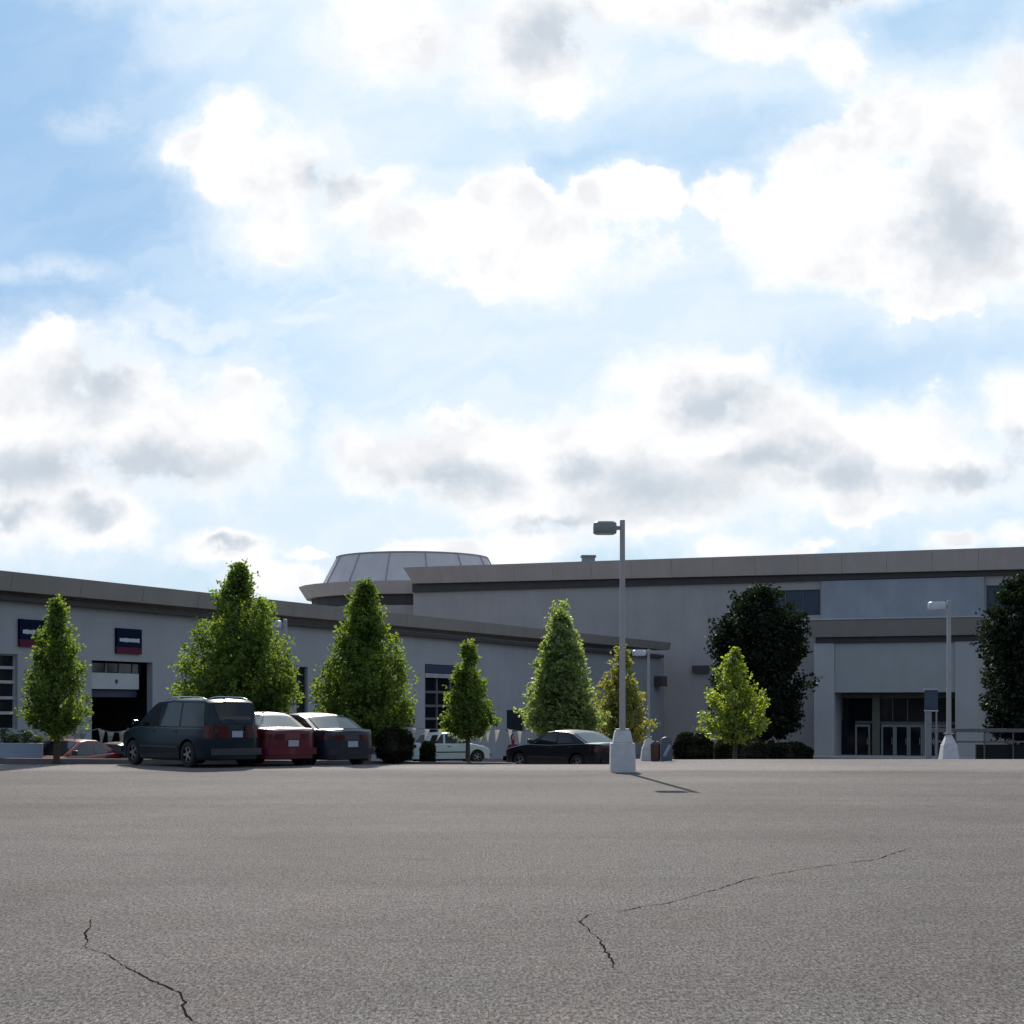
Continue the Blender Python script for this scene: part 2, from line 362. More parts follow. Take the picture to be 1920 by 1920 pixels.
M['leaf_plant'] = leaf_mat('planter_leaf', (0.05, 0.07, 0.025), (0.11, 0.14, 0.06), 0.4)

# ------------------------------------------------------------------ mesh helpers
def link(o, parent=None):
    COL.objects.link(o)
    if parent is not None: o.parent = parent
    return o
def mesh_obj(name, verts, faces, material, parent=None, smooth=False, angle=35):
    me = bpy.data.meshes.new(name)
    me.from_pydata([tuple(v) for v in verts], [], faces)
    me.materials.append(material)
    if smooth:
        me.polygons.foreach_set('use_smooth', [True] * len(me.polygons))
        me.set_sharp_from_angle(angle=math.radians(angle))
    me.update()
    return link(bpy.data.objects.new(name, me), parent)
def thing(name, label, cat, loc=(0, 0, 0), rotz=0.0, group=None):
    o = bpy.data.objects.new(name, None); o.empty_display_size = 0.3
    COL.objects.link(o); o.location = loc; o.rotation_euler = (0, 0, rotz)
    o['label'] = label; o['category'] = cat
    if group: o['group'] = group
    return o
def tag(o, label, cat, group=None):
    o['label'] = label; o['category'] = cat
    if group: o['group'] = group
    return o
class MB:
    """collects simple solids for ONE mesh"""
    def __init__(s): s.v = []; s.f = []
    def add(s, vs, fs):
        k = len(s.v); s.v += [tuple(v) for v in vs]; s.f += [tuple(i + k for i in f) for f in fs]
    def hexa(s, p):   # 8 points: bottom 4 ccw, top 4 ccw
        s.add(p, [(0,3,2,1),(4,5,6,7),(0,1,5,4),(1,2,6,5),(2,3,7,6),(3,0,4,7)])
    def box(s, x0, x1, y0, y1, z0, z1):
        s.hexa([(x0,y0,z0),(x1,y0,z0),(x1,y1,z0),(x0,y1,z0),(x0,y0,z1),(x1,y0,z1),(x1,y1,z1),(x0,y1,z1)])
    def frust(s, cx, cy, z0, z1, w0, d0, w1, d1):
        a, b, e, g = w0/2, d0/2, w1/2, d1/2
        s.hexa([(cx-a,cy-b,z0),(cx+a,cy-b,z0),(cx+a,cy+b,z0),(cx-a,cy+b,z0),(cx-e,cy-g,z1),(cx+e,cy-g,z1),(cx+e,cy+g,z1),(cx-e,cy+g,z1)])
    def tube(s, pts, rad, n=8, cap=True):
        pts = [Vector(p) for p in pts]; rings = []
        if not hasattr(rad, '__len__'): rad = [rad] * len(pts)
        for i, p in enumerate(pts):
            t = (pts[min(i+1, len(pts)-1)] - pts[max(i-1, 0)]).normalized()
            a = Vector((0, 0, 1)) if abs(t.z) < 0.9 else Vector((1, 0, 0))
            u = t.cross(a).normalized(); v = t.cross(u)
            rings.append([p + (u*math.cos(2*math.pi*k/n) + v*math.sin(2*math.pi*k/n))*rad[i] for k in range(n)])
        vs = [q for r in rings for q in r]; fs = []
        for i in range(len(pts)-1):
            for k in range(n):
                a = i*n+k; b = i*n+(k+1) % n
                fs.append((a, b, b+n, a+n))
        if cap: fs.append(tuple(range(n))[::-1]); fs.append(tuple((len(pts)-1)*n+k for k in range(n)))
        s.add(vs, fs)
    def lathe(s, prof, n=24, center=(0,0,0)):
        vs = []; fs = []
        for (r, z) in prof:
            for k in range(n):
                a = 2*math.pi*k/n; vs.append((center[0]+r*math.cos(a), center[1]+r*math.sin(a), center[2]+z))
        for i in range(len(prof)-1):
            for k in range(n):
                a = i*n+k; b = i*n+(k+1) % n; fs.append((a, b, b+n, a+n))
        fs.append(tuple(range(n))[::-1]); fs.append(tuple((len(prof)-1)*n+k for k in range(n)))
        s.add(vs, fs)
    def build(s, name, material, parent=None, smooth=False, angle=35):
        return mesh_obj(name, s.v, s.f, material, parent, smooth, angle)
def bevel(o, w=0.02, seg=2):
    b = o.modifiers.new('bevel', 'BEVEL'); b.width = w; b.segments = seg; b.limit_method = 'ANGLE'; b.angle_limit = math.radians(35)
    return o

def sstep(a, b, x):
    t = min(1.0, max(0.0, (x - a) / (b - a))); return t*t*(3-2*t)
def gz(X, Y):
    """ground height: level lot, a crest at 44-48 m, lower ground behind"""
    if Y <= 43.5: return 0.0
    zl = -1.3 * sstep(44.0, 63.0, Y) if Y < 63 else -1.3 - 0.55 * sstep(85, 112, Y)
    q = max(0.0, Y - 47.5)
    zr = -0.033 * (math.sqrt(q*q + 4.0) - 2.0)
    zr = max(zr, -2.02)
    t = sstep(0.055, 0.125, X / Y)
    return zl * (1 - t) + zr * t
def at(pxx, Y, z=None, pyy=None):
    X = (pxx - 960.0) / F * Y
    if z is None: z = gz(X, Y) if pyy is None else EYE + (HY - pyy) / F * Y
    return Vector((X, Y, z))
def zpy(pyy, Y): return EYE + (HY - pyy) / F * Y

# ------------------------------------------------------------------ ground
ys = [-60, -30, -10, 0] + list(np.arange(4, 42, 2.0)) + list(np.arange(42, 66, 0.5)) + list(np.arange(66, 126, 2.0)) + [140, 170, 220, 300, 500, 900, 1800, 4000, 9000]
us = list(np.linspace(-0.5, 0.5, 101))
us = [-4, -2, -1, -0.7] + us + [0.7, 1, 2, 4]
vs = []; fs = []
for y in ys:
    for u in us:
        yy_ = max(abs(y), 40.0); x = u * yy_
        vs.append((x, y, gz(x, y) if y > 0 else 0.0))
nu = len(us)
for i in range(len(ys)-1):
    for j in range(nu-1):
        a = i*nu+j; fs.append((a, a+1, a+1+nu, a+nu))
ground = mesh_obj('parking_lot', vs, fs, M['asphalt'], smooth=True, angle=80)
ground['kind'] = 'structure'

# cracks in the asphalt: thin ragged dark fissures lying on the lot, part of it
def gpt(pxx, pyy):
    Y = EYE * F / (pyy - HY); return Vector(((pxx - 960.0)/F*Y, Y, 0.0))
def crack(pix, wmax, seed, gap=0.25):
    rnd = random.Random(seed)
    base = [gpt(*p) for p in pix]; pts = []
    for a, b in zip(base, base[1:]):
        n = max(2, int((b-a).length / 0.045))
        for k in range(n): pts.append(a.lerp(b, k/n))
    pts.append(base[-1]); m = len(pts)
    off = 0; o2 = []; 
    for i in range(m):
        off = off*0.80 + rnd.gauss(0, 0.006); o2.append(off)
    mb = MB(); prev = None; wob = 0.6
    for i, p in enumerate(pts):
        t = (pts[min(i+1, m-1)] - pts[max(i-1, 0)]).normalized(); nrm = Vector((-t.y, t.x, 0))
        wob = min(1.0, max(0.28, wob + rnd.gauss(0.02, 0.26)))
        taper = min(1, i/4, (m-1-i)/6)
        ww = wmax * wob * taper * 0.5
        c_ = p + nrm*o2[i] + Vector((0, 0, 0.004))
        cur = (c_ - nrm*ww, c_ + nrm*ww)
        if prev and (ww > 0.0015 or prevw > 0.0015):
            mb.add([prev[0], prev[1], cur[1], cur[0]], [(0, 1, 2, 3)])
        prev = cur; prevw = ww
    mb.build('crack', M['crack'], ground)
crack([(170,1722),(164,1745),(168,1778),(205,1792),(240,1812),(285,1838),(335,1862),(350,1885),(352,1905),(372,1925)], 0.014, 3)
crack([(1430,1643),(1390,1652),(1345,1668),(1300,1680),(1250,1694),(1205,1700),(1165,1708),(1130,1712),(1100,1716),(1082,1728),(1100,1745),(1125,1765),(1140,1792),(1146,1815),(1160,1830)], 0.014, 11)
crack([(1710,1590),(1640,1612),(1560,1622),(1480,1634),(1430,1643)], 0.016, 5)

# kerbed planting island along the left and middle of the row of parked cars
def island():
    fr = []; bk = []
    n = 40
    for i in range(n+1):
        pxx = -260 + i*(968+260)/n
        Yf = 46.8 + (pxx+260)/(968+260)*3.6
        dep = 1.7 if i not in (0, n) else 1.1
        if i in (0, n): Yf += 0.3
        X = (pxx-960)/F*Yf
        fr.append((X, Yf)); bk.append((X, Yf+dep))
    ring = fr + bk[::-1]
    return fr, bk, ring
fr, bk, ring = island()
mbk = MB()
kv = []
inner = []
cxm = sum(p[0] for p in ring)/len(ring)
for i, (x, y) in enumerate(ring):
    inn = (x, y + (0.16 if i < len(fr) else -0.16))
    inner.append(inn)
m_ = len(ring)
vs = []
for (x, y), (xi, yi) in zip(ring, inner):
    zt = gz(x, y) + 0.20
    vs += [(x, y, gz(x, y)-0.1), (x, y, zt), (xi, yi, zt), (xi, yi, zt-0.06)]
fs = []
for i in range(m_):
    j = (i+1) % m_
    for k in range(3): fs.append((i*4+k, j*4+k, j*4+k+1, i*4+k+1))
kerb = mesh_obj('kerb', vs, fs, M['kerb']); kerb['kind'] = 'structure'
vs = []; fs = []
nf = len(fr)
for i in range(nf):
    a = inner[i]; b = inner[m_-1-i]
    za = gz(*a)+0.145; zb = gz(*b)+0.145
    vs += [(a[0], a[1], za), ((a[0]+b[0])/2, (a[1]+b[1])/2, (za+zb)/2+0.09), (b[0], b[1], zb)]
for i in range(nf-1):
    for k in range(2): fs.append((i*3+k, (i+1)*3+k, (i+1)*3+k+1, i*3+k+1))
bed = mesh_obj('planting_bed', vs, fs, M['mulch'], smooth=True); bed['kind'] = 'structure'

# ------------------------------------------------------------------ facades
class Plane2:
    """vertical plane through (x0,y0) with horizontal direction d; n points to the camera side"""
    def __init__(s, x0, y0, dx, dy):
        l = math.hypot(dx, dy); s.o = Vector((x0, y0, 0)); s.d = Vector((dx/l, dy/l, 0))
        n = Vector((s.d.y, -s.d.x, 0))
        if n.dot(-s.o) < 0: n = -n
        s.n = n
    def s_of(s, pxx):
        u = (pxx-960.0)/F
        return (u*s.o.y - s.o.x) / (s.d.x - u*s.d.y)
    def pt(s, t, z, off=0.0):
        p = s.o + s.d*t + s.n*off; return Vector((p.x, p.y, z))
    def Y(s, pxx): return (s.o + s.d*s.s_of(pxx)).y
    def z(s, pxx, pyy): return zpy(pyy, s.Y(pxx))
    def box(s, mb, s0, s1, z0, z1, o0, o1, s0t=None, s1t=None):
        """box between s0..s1, z0..z1 and offsets o0 (back)..o1 (front)"""
        if s0 > s1: s0, s1 = s1, s0
        A = [s.pt(s0, z0, o1), s.pt(s1, z0, o1), s.pt(s1, z0, o0), s.pt(s0, z0, o0)]
        B = [s.pt(s0, z1, o1), s.pt(s1, z1, o1), s.pt(s1, z1, o0), s.pt(s0, z1, o0)]
        mb.hexa(A+B)
    def offset(s, k):
        p = Plane2(0, 1, 1, 0); p.o = s.o + s.n*k; p.d = s.d; p.n = s.n; return p

def wall_holes(pl, s0, s1, z0, z1, holes, depth, name, material, parent):
    """front skin of a wall cut on a grid round its openings, with jambs"""
    if s0 > s1: s0, s1 = s1, s0
    holes = [(min(a, b), max(a, b), c_, d_) for (a, b, c_, d_) in holes]
    S = sorted(set([s0, s1] + [h[0] for h in holes] + [h[1] for h in holes]))
    Z = sorted(set([z0, z1] + [h[2] for h in holes] + [h[3] for h in holes]))
    mb = MB()
    for a, b in zip(S, S[1:]):
        for e, g in zip(Z, Z[1:]):
            cs, cz = (a+b)/2, (e+g)/2
            if any(h[0] < cs < h[1] and h[2] < cz < h[3] for h in holes): continue
            mb.add([pl.pt(a, e), pl.pt(b, e), pl.pt(b, g), pl.pt(a, g)], [(0, 1, 2, 3)])
    for (a, b, e, g) in holes:
        for (p, q) in (((a, e), (a, g)), ((b, e), (b, g)), ((a, g), (b, g)), ((a, e), (b, e))):
            mb.add([pl.pt(*p), pl.pt(*q), pl.pt(q[0], q[1], -depth), pl.pt(p[0], p[1], -depth)], [(0, 1, 2, 3)])
    return mb.build(name, material, parent)

KS = 1.25
RB = Plane2(21.9*KS, 95*KS, -0.9246, 0.3809)
sj = RB.s_of(1262); cj = RB.pt(sj, 0)
LB = Plane2(cj.x, cj.y, 0.3816, 0.9243)

# ---- auto centre (left building)
auto = thing('auto_centre', 'long low grey service building with dark sloping eave and bay doors on the left', 'building', (cj.x-14, cj.y-30, -1.6))
AP = Matrix.Translation(-Vector(auto.location))
def own(o, root):
    """child made in world coordinates -> keep it in place"""
    o.parent = root; o.matrix_parent_inverse = Matrix.Translation(root.location).inverted() if root.rotation_euler.z == 0 else root.matrix_world.inverted()
    return o
def s_(p): return LB.s_of(p)
sN, sF = s_(-330), s_(1245)
ztopN = LB.z(0, 1122); ztopF = LB.z(1245, 1222)
zwt = (ztopN+ztopF)/2
gl0 = -2.4
H = []
def hole(pl, p0, p1, t, b):
    return (pl.s_of(p0), pl.s_of(p1), pl.z((p0+p1)/2, b), pl.z((p0+p1)/2, t))
h_win0 = (s_(-250), s_(33), LB.z(20, 1368), LB.z(15, 1226))
h_gar = (s_(172), s_(286), -2.0, LB.z(228, 1240))
h_mid = (s_(797), s_(873), -1.4, LB.z(820, 1246))
h_slot = (s_(758), s_(776), LB.z(768, 1364), LB.z(768, 1322))
h_sm = (s_(950), s_(984), LB.z(965, 1372), LB.z(965, 1331))
h_tall = (s_(556), s_(577), -1.6, LB.z(566, 1250))
H = [h_win0, h_gar, h_mid, h_slot, h_sm, h_tall]
own(wall_holes(LB, sN, sF, gl0, zwt, H, 0.25, 'wall', M['lbwall'], None), auto)
def backs(pl, h, depth, material, name, root):
    mb = MB(); pl.box(mb, h[0]-0.05, h[1]+0.05, h[2]-0.05, h[3]+0.05, -depth-0.1, -depth); return own(mb.build(name, material), root)
# windows
def grid_window(pl, h, root, rows, cols, gmat, fmat, wid=0.07, depth=0.18, name='window'):
    mb = MB(); a, b = min(h[0], h[1]), max(h[0], h[1])
    pl.box(mb, a, b, h[2], h[3], -depth-0.05, -depth); g = own(mb.build(name, gmat), root)
    mb = MB()
    for i in range(cols+1):
        c_ = a + (b-a)*i/cols; c0 = max(a, c_-wid/2); c1 = min(b, c_+wid/2)
        pl.box(mb, c0, c1, h[2], h[3], -depth+0.003, -depth+0.07)
    for zf in rows:
        zc = h[2] + (h[3]-h[2])*zf; z0 = max(h[2], zc-wid/2); z1 = min(h[3], zc+wid/2)
        pl.box(mb, a+wid/2, b-wid/2, z0, z1, -depth+0.005, -depth+0.066)
    f = mb.build('frame', fmat); f.parent = g
    return g
grid_window(LB, h_win0, auto, [0, .22, .42, .63, .82, 1], 6, M['glassdark'], M['mullion'], 0.1)
grid_window(LB, h_mid, auto, [0, .12, .30, .45, .58, .72], 3, M['glassdark'], M['mullion_dim'], 0.12)
mb = MB(); LB.box(mb, h_mid[0], h_mid[1], LB.z(820, 1262), LB.z(820, 1247), -0.15, 0.05); LB.box(mb, h_mid[0], h_mid[1], LB.z(820,1256), LB.z(820,1254), 0.05, 0.06)
own(mb.build('awning', M['navy']), auto)
mb = MB(); LB.box(mb, h_mid[0], h_mid[1], LB.z(820, 1271), LB.z(820, 1263), -0.1, 0.03)
own(mb.build('lintel_band', M['mullion']), auto)
for h in (h_slot, h_sm): grid_window(LB, h, auto, [0, 1], 1, M['glassdark'], M['mullion_dim'], 0.06)
g = grid_window(LB, h_tall, auto, [0, 1], 1, M['glassdark'], M['mullion_dim'], 0.08, name='door')
# garage bay: interior, raised sectional door with a row of lights
mb = MB(); a, b = min(h_gar[0], h_gar[1]), max(h_gar[0], h_gar[1])
for k in (0,):
    LB.box(mb, a-0.5, b+1.0, h_gar[2], h_gar[3]+0.2, -6.2, -6.0)
    LB.box(mb, a-0.6, a-0.5, h_gar[2], h_gar[3]+0.2, -6.0, -0.26); LB.box(mb, b+1.0, b+1.1, h_gar[2], h_gar[3]+0.2, -6.0, -0.26)
    LB.box(mb, a-0.6, b+1.1, h_gar[3]+0.2, h_gar[3]+0.3, -6.2, -0.26)
own(mb.build('bay_interior', M['interior']), auto)
gd = MB(); zg = lambda yy2: LB.z(228, yy2)
LB.box(gd, a+0.04, b-0.45, zg(1292), zg(1262), -0.40, -0.30)
gd_o = own(gd.build('bay_door', M['doorpanel']), auto)
mb = MB(); LB.box(mb, a+0.04, b-0.3, zg(1261), zg(1244), -0.40, -0.33); g2 = mb.build('pane', M['glassdark']); g2.parent = gd_o
for k in range(4):
    mb = MB(); cc_ = a + (b-a-0.4)*(k+0.5)/4; LB.box(mb, cc_-0.05, cc_+0.05, zg(1262), zg(1243), -0.328, -0.30)
    g2 = mb.build('mullion', M['mullion_dim']); g2.parent = gd_o
mb = MB(); LB.box(mb, (a+b)/2-0.05, (a+b)/2+0.05, zg(1281), zg(1274), -0.298, -0.26); g2 = mb.build('handle', M['trim']); g2.parent = gd_o
mb = MB(); LB.box(mb, a+0.02, b-0.3, zg(1307), zg(1294), -0.6, -0.5); own(mb.build('bay_curtain', M['navy']), auto)
# eave: sloping fascia with dark soffit
def eave(pl, s0, s1, zt, zb, ot, ob, root, fm, end_taper=0.0, seg=1, jt=0.02, zt1=None, zb1=None):
    """fascia whose top leans outward; s0->s1; returns fascia object"""
    zt1 = zt if zt1 is None else zt1; zb1 = zb if zb1 is None else zb1
    mb = MB()
    for i in range(seg):
        a0 = s0+(s1-s0)*i/seg; a1 = s0+(s1-s0)*(i+1)/seg
        e0 = a0; e1 = a1
        sg = 1 if s1 > s0 else -1
        bt0 = a0 + (end_taper*sg if i == 0 else 0); bt1 = a1 - (end_taper*sg if i == seg-1 else 0)
        j = jt*sg
        f0, f1 = i/seg, (i+1)/seg
        zta, ztb = zt+(zt1-zt)*f0, zt+(zt1-zt)*f1; zba, zbb = zb+(zb1-zb)*f0, zb+(zb1-zb)*f1
        mb.hexa([pl.pt(bt0+j, zba, ob), pl.pt(bt1-j, zbb, ob), pl.pt(bt1-j, zbb, -0.5), pl.pt(bt0+j, zba, -0.5),
                 pl.pt(e0+j, zta, ot), pl.pt(e1-j, ztb, ot), pl.pt(e1-j, ztb, -0.5), pl.pt(e0+j, zta, -0.5)])
    return own(mb.build('fascia', fm), root)
EO = 0.75
LBe = LB.offset(EO)
def zl(pxx, pyy): return LBe.z(pxx, pyy)
zft = (zl(0, 1068)+zl(1240, 1203))/2
sE = LB.s_of(1240)
eave(LB, sN, sE, zl(0,1068)+(zl(0,1068)-zl(1240,1203))*0.22, zl(0,1107), EO, EO-0.12, auto, M['lbfascia'], seg=22, jt=0.01, zt1=zl(1240,1203), zb1=zl(1240,1217))
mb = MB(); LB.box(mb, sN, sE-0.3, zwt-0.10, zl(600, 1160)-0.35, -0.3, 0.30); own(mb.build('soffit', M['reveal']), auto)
mb = MB()
LB.box(mb, sN, sE-0.5, zft-0.35, zft-0.25, -14, -0.5); own(mb.build('roof', M['roof']), auto)
mb = MB(); LB.box(mb, sN, sN+0.2, gl0, zft-0.36, -14, -0.3); own(mb.build('side_wall', M['lbwall']), auto)
# gooseneck-ish vent + dark box near the far end
# square signs
def square_sign(pc, yt, yb, wpx, label):
    a = LB.s_of(pc-wpx/2); b = LB.s_of(pc+wpx/2); a, b = min(a, b), max(a, b)
    z1 = LB.z(pc, yt); z0 = LB.z(pc, yb); c0 = LB.pt((a+b)/2, (z0+z1)/2, 0)
    t = thing('wall_sign', label, 'sign', c0, 0, 'square navy signs over the service bays')
    h = z1-z0
    mb = MB(); LB.box(mb, a, b, z0+h*0.26, z1, 0.01, 0.10); own(mb.build('sign_board', M['signnavy']), t)
    mb = MB(); LB.box(mb, a, b, z0, z0+h*0.255, 0.01, 0.10); own(mb.build('red_band', M['signred']), t)
    mb = MB(); w_ = b-a; rnd = random.Random(int(pc)); x = a+w_*0.10
    zc = z0+h*0.54
    while x < b-w_*0.12:
        lw = w_*rnd.uniform(0.06, 0.10); hh = h*rnd.uniform(0.065, 0.085)
        LB.box(mb, x, min(x+lw, b-w_*0.08), zc-hh, zc+hh, 0.10, 0.115); x += lw + w_*0.012
    own(mb.build('lettering', M['signwhite']), t)
square_sign(238.5, 1179, 1226, 47, 'square navy sign with white line and red foot over the open bay door')
square_sign(58, 1162, 1213, 50, 'square navy sign with white line half behind the leftmost tree')

# ---- main store (right building)
store = thing('department_store', 'large beige store with deep flared fascia and dark reveal, filling the right half', 'building', (RB.pt(RB.s_of(1400), -1.8)))
sA, sB = RB.s_of(775), RB.s_of(2300)
zW = (RB.z(775, 1108)+RB.z(1920, 1080))/2
h1 = (RB.s_of(1440), RB.s_of(1538), RB.z(1500, 1154), RB.z(1500, 1106))
h2 = (RB.s_of(1849), RB.s_of(2000), RB.z(1890, 1150), RB.z(1890, 1097))
own(wall_holes(RB, sA, sB, -2.6, zW, [h1, h2], 0.3, 'wall', M['rbwall'], None), store)
for h in (h1, h2): grid_window(RB, h, store, [0, 1], 3, M['blueglass'], M['mullion_dim'], 0.06)
RBo = RB.offset(1.0)
def zr_(pxx, pyy): return RBo.z(pxx, pyy)
sA2 = RBo.s_of(755)
f_t0, f_t1 = zr_(755, 1064), zr_(1920, 1025)
f_b0, f_b1 = zr_(778, 1093), zr_(1920, 1066)
s19 = RBo.s_of(1920)
ext = (sB-s19)/(s19-sA2)
eave(RB, sA2, sB, f_t0, f_b0, 1.0, 0.62, store, M['rbfascia'], end_taper=0.75, seg=19, jt=0.008, zt1=f_t1+(f_t1-f_t0)*ext, zb1=f_b1+(f_b1-f_b0)*ext)
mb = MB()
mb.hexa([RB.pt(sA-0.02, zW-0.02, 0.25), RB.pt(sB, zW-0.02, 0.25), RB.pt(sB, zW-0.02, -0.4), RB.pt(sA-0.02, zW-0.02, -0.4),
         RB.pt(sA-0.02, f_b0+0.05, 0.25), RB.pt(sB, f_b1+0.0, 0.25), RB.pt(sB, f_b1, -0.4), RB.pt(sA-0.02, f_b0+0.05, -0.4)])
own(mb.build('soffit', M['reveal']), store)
mb = MB(); RB.box(mb, sA+0.3, sB, f_t0-0.5, f_t0-0.4, -60, -0.5); own(mb.build('roof', M['roof']), store)
mb = MB(); RB.box(mb, sA, sA-0.25, -2.6, f_t0-0.55, -60, -0.3); own(mb.build('side_wall', M['rbwall']), store)
# blue-grey sign panel above the entrance
mb = MB(); RB.box(mb, RB.s_of(1541), RB.s_of(1846), RB.z(1690, 1165), RB.z(1690, 1086), 0.0, 0.25)
pnl = own(mb.build('sign_panel', M['signpanel']), store)
# ducts on wall near the junction
mb = MB(); RB.box(mb, RB.s_of(1300), RB.s_of(1330), RB.z(1315, 1262), RB.z(1315, 1248), 0.0, 0.35); own(mb.build('wall_lamp_box', M['reveal']), store)
mb = MB(); LB.box(mb, LB.s_of(1226), LB.s_of(1236), LB.z(1231, 1287), LB.z(1231, 1268), 0.0, 0.6); own(mb.build('vent_hood', M['reveal']), auto)

# entrance block
EB = RB.offset(5.0)
e0, e1 = EB.s_of(1527), EB.s_of(1831)
def ez(pyy): return EB.z(1680, pyy)
zE = ez(1204); zb = -2.3
ho = (EB.s_of(1565), EB.s_of(1791), zb, ez(1298))
ent_w = MB()
def ebox(mbx, p0, p1, z0, z1, o0, o1): EB.box(mbx, EB.s_of(p0), EB.s_of(p1), z0, z1, o0, o1)
mb = MB(); ebox(mb, 1527, 1564.5, zb, zE, -5, 0.12); own(mb.build('pier', M['pier']), store)
mb = MB(); ebox(mb, 1791.5, 1831, zb, zE, -5, 0.12); own(mb.build('pier', M['pier']), store)
mb = MB(); ebox(mb, 1564.7, 1791.3, ez(1298), zE, -4.9, 0.0); own(mb.build('lintel', M['lintel']), store)
mb = MB()
a0, a1 = EB.s_of(1512), EB.s_of(1842); b0, b1 = EB.s_of(1524), EB.s_of(1834)
mb.hexa([EB.pt(b0, ez(1193), 0.45), EB.pt(b1, ez(1193), 0.45), EB.pt(b1, ez(1193), -5), EB.pt(b0, ez(1193), -5),
         EB.pt(a0, ez(1161), 0.75), EB.pt(a1, ez(1161), 0.75), EB.pt(a1, ez(1161), -5), EB.pt(a0, ez(1161), -5)])
own(mb.build('cornice', M['cornice']), store)
mb = MB(); ebox(mb, 1530, 1828, ez(1204)+0.003, ez(1193)-0.003, -4.8, 0.2); own(mb.build('cornice_reveal', M['reveal']), store)
mb = MB(); ebox(mb, 1512, 1842, ez(1161)+0.003, ez(1158.5), -5, 0.82); own(mb.build('coping', M['pier']), store)
# recessed entrance front, 2.2 m behind the opening
EI = EB.offset(-2.4)
def ibox(mbx, p0, p1, y0, y1, o0, o1): EI.box(mbx, EI.s_of(p0), EI.s_of(p1), zpy(y1, EI.Y(1680)), zpy(y0, EI.Y(1680)), o0, o1)
mb = MB(); ibox(mb, 1560, 1800, 1290, 1440, -0.5, -0.06); own(mb.build('lobby_glass', M['glassdark']), store)
mb = MB(); ibox(mb, 1637, 1651, 1300, 1426, -0.05, 0.35); own(mb.build('column', M['olivecol']), store)
mb = MB()
ibox(mb, 1562, 1795, 1300, 1309, -0.05, 0.08)
ibox(mb, 1604, 1636.8, 1352, 1357, -0.05, 0.1); ibox(mb, 1651.2, 1795, 1353, 1358, -0.05, 0.1)
for p in (1579, 1674, 1702): ibox(mb, p-1, p+1, 1309.3, 1351.5, -0.05, 0.06)
own(mb.build('transom', M['mullion_dim']), store)
def door(p0, p1):
    mb = MB(); w_ = 3.2
    ibox(mb, p0, p0+w_, 1358.5, 1426, 0.0, 0.12); ibox(mb, p1-w_, p1, 1358.5, 1426, 0.0, 0.12)
    ibox(mb, p0+w_+.05, p1-w_-.05, 1358.5, 1363, 0.0, 0.118); ibox(mb, p0+w_+.05, p1-w_-.05, 1418, 1426, 0.0, 0.118)
    dd = own(mb.build('door', M['doorframe']), store)
    mb = MB(); ibox(mb, p1-w_-2.2, p1-w_-1.0, 1384, 1396, 0.12, 0.2); hh = mb.build('handle', M['chrome']); hh.parent = dd
    mb = MB(); ibox(mb, p0+w_, p1-w_, 1363, 1418, 0.01, 0.03); hh = mb.build('pane', M['glassdark']); hh.parent = dd
for p0, p1 in ((1604, 1632), (1653, 1678), (1678.5, 1704), (1704.5, 1730), (1730.5, 1756), (1756.5, 1782)): door(p0, p1)

# rooftop unit
Yr = RB.Y(1103) + 5
c0 = at(1103, Yr, zpy(1052, Yr))
t = thing('rooftop_unit', 'small dark ventilation unit standing on the store roof left of the tall lamp post', 'ventilation unit', c0)
mb = MB(); mb.box(-0.52, 0.52, -0.5, 0.5, -0.3, 0.30); bevel(mb.build('housing', M['head'], t), 0.03)
mb = MB(); mb.frust(0, 0, 0.303, 0.46, 1.28, 1.2, 1.12, 1.0); bevel(mb.build('cap', M['head'], t), 0.02)

# rotunda
Dr = 150.0
Xr = (773-960)/F*Dr
rot_ = thing('rotunda', 'round metal clad turret with faceted cone roof ring rising behind the store corner', 'building', (Xr, Dr, -2.0))
def rz(yy2, Y=Dr): return zpy(yy2, Y) + 2.0
R1 = 141/F*Dr; R0 = 172/F*Dr; Rr = 212/F*Dr; Rb = 198/F*Dr
zr1 = rz(1104); zr0 = rz(1126)
mb = MB(); mb.lathe([(R0, zr1-0.15), (R1, rz(1047)), (R1-0.4, rz(1047)+0.02), (0.1, rz(1047)+0.15)], 28)
own_r = mb.build('cone_wall', M['rotmetal'], rot_)
for k in range(0, 28, 2):
    mb = MB()
    a = 2*math.pi*k/28
    p0 = Vector((math.cos(a)*(R0+0.03), math.sin(a)*(R0+0.03), zr1-0.1)); p1 = Vector((math.cos(a)*(R1+0.03), math.sin(a)*(R1+0.03), rz(1047)))
    mb.tube([p0, p1], 0.055, 4)
    mb.build('seam', M['seam'], rot_)
mb = MB(); mb.lathe([(R1+0.06, rz(1047)-0.14), (R1+0.10, rz(1047)+0.04), (R1-0.2, rz(1047)+0.05)], 28); mb.build('roof_edge', M['seam'], rot_)
mb = MB(); mb.lathe([(Rb, zr0), (Rr, zr1), (Rr-0.5, zr1+0.02), (R0-0.1, zr1+0.03)], 28); mb.build('ring_fascia', M['ringfascia'], rot_)
mb = MB(); mb.lathe([(Rb-0.5, zr0-0.95), (Rb-0.45, zr0-0.003)], 28); mb.build('ring_reveal', M['reveal'], rot_)
mb = MB(); mb.lathe([(Rb-0.35, 0), (Rb-0.35, zr0-0.953)], 28); mb.build('drum', M['rbwall'], rot_)

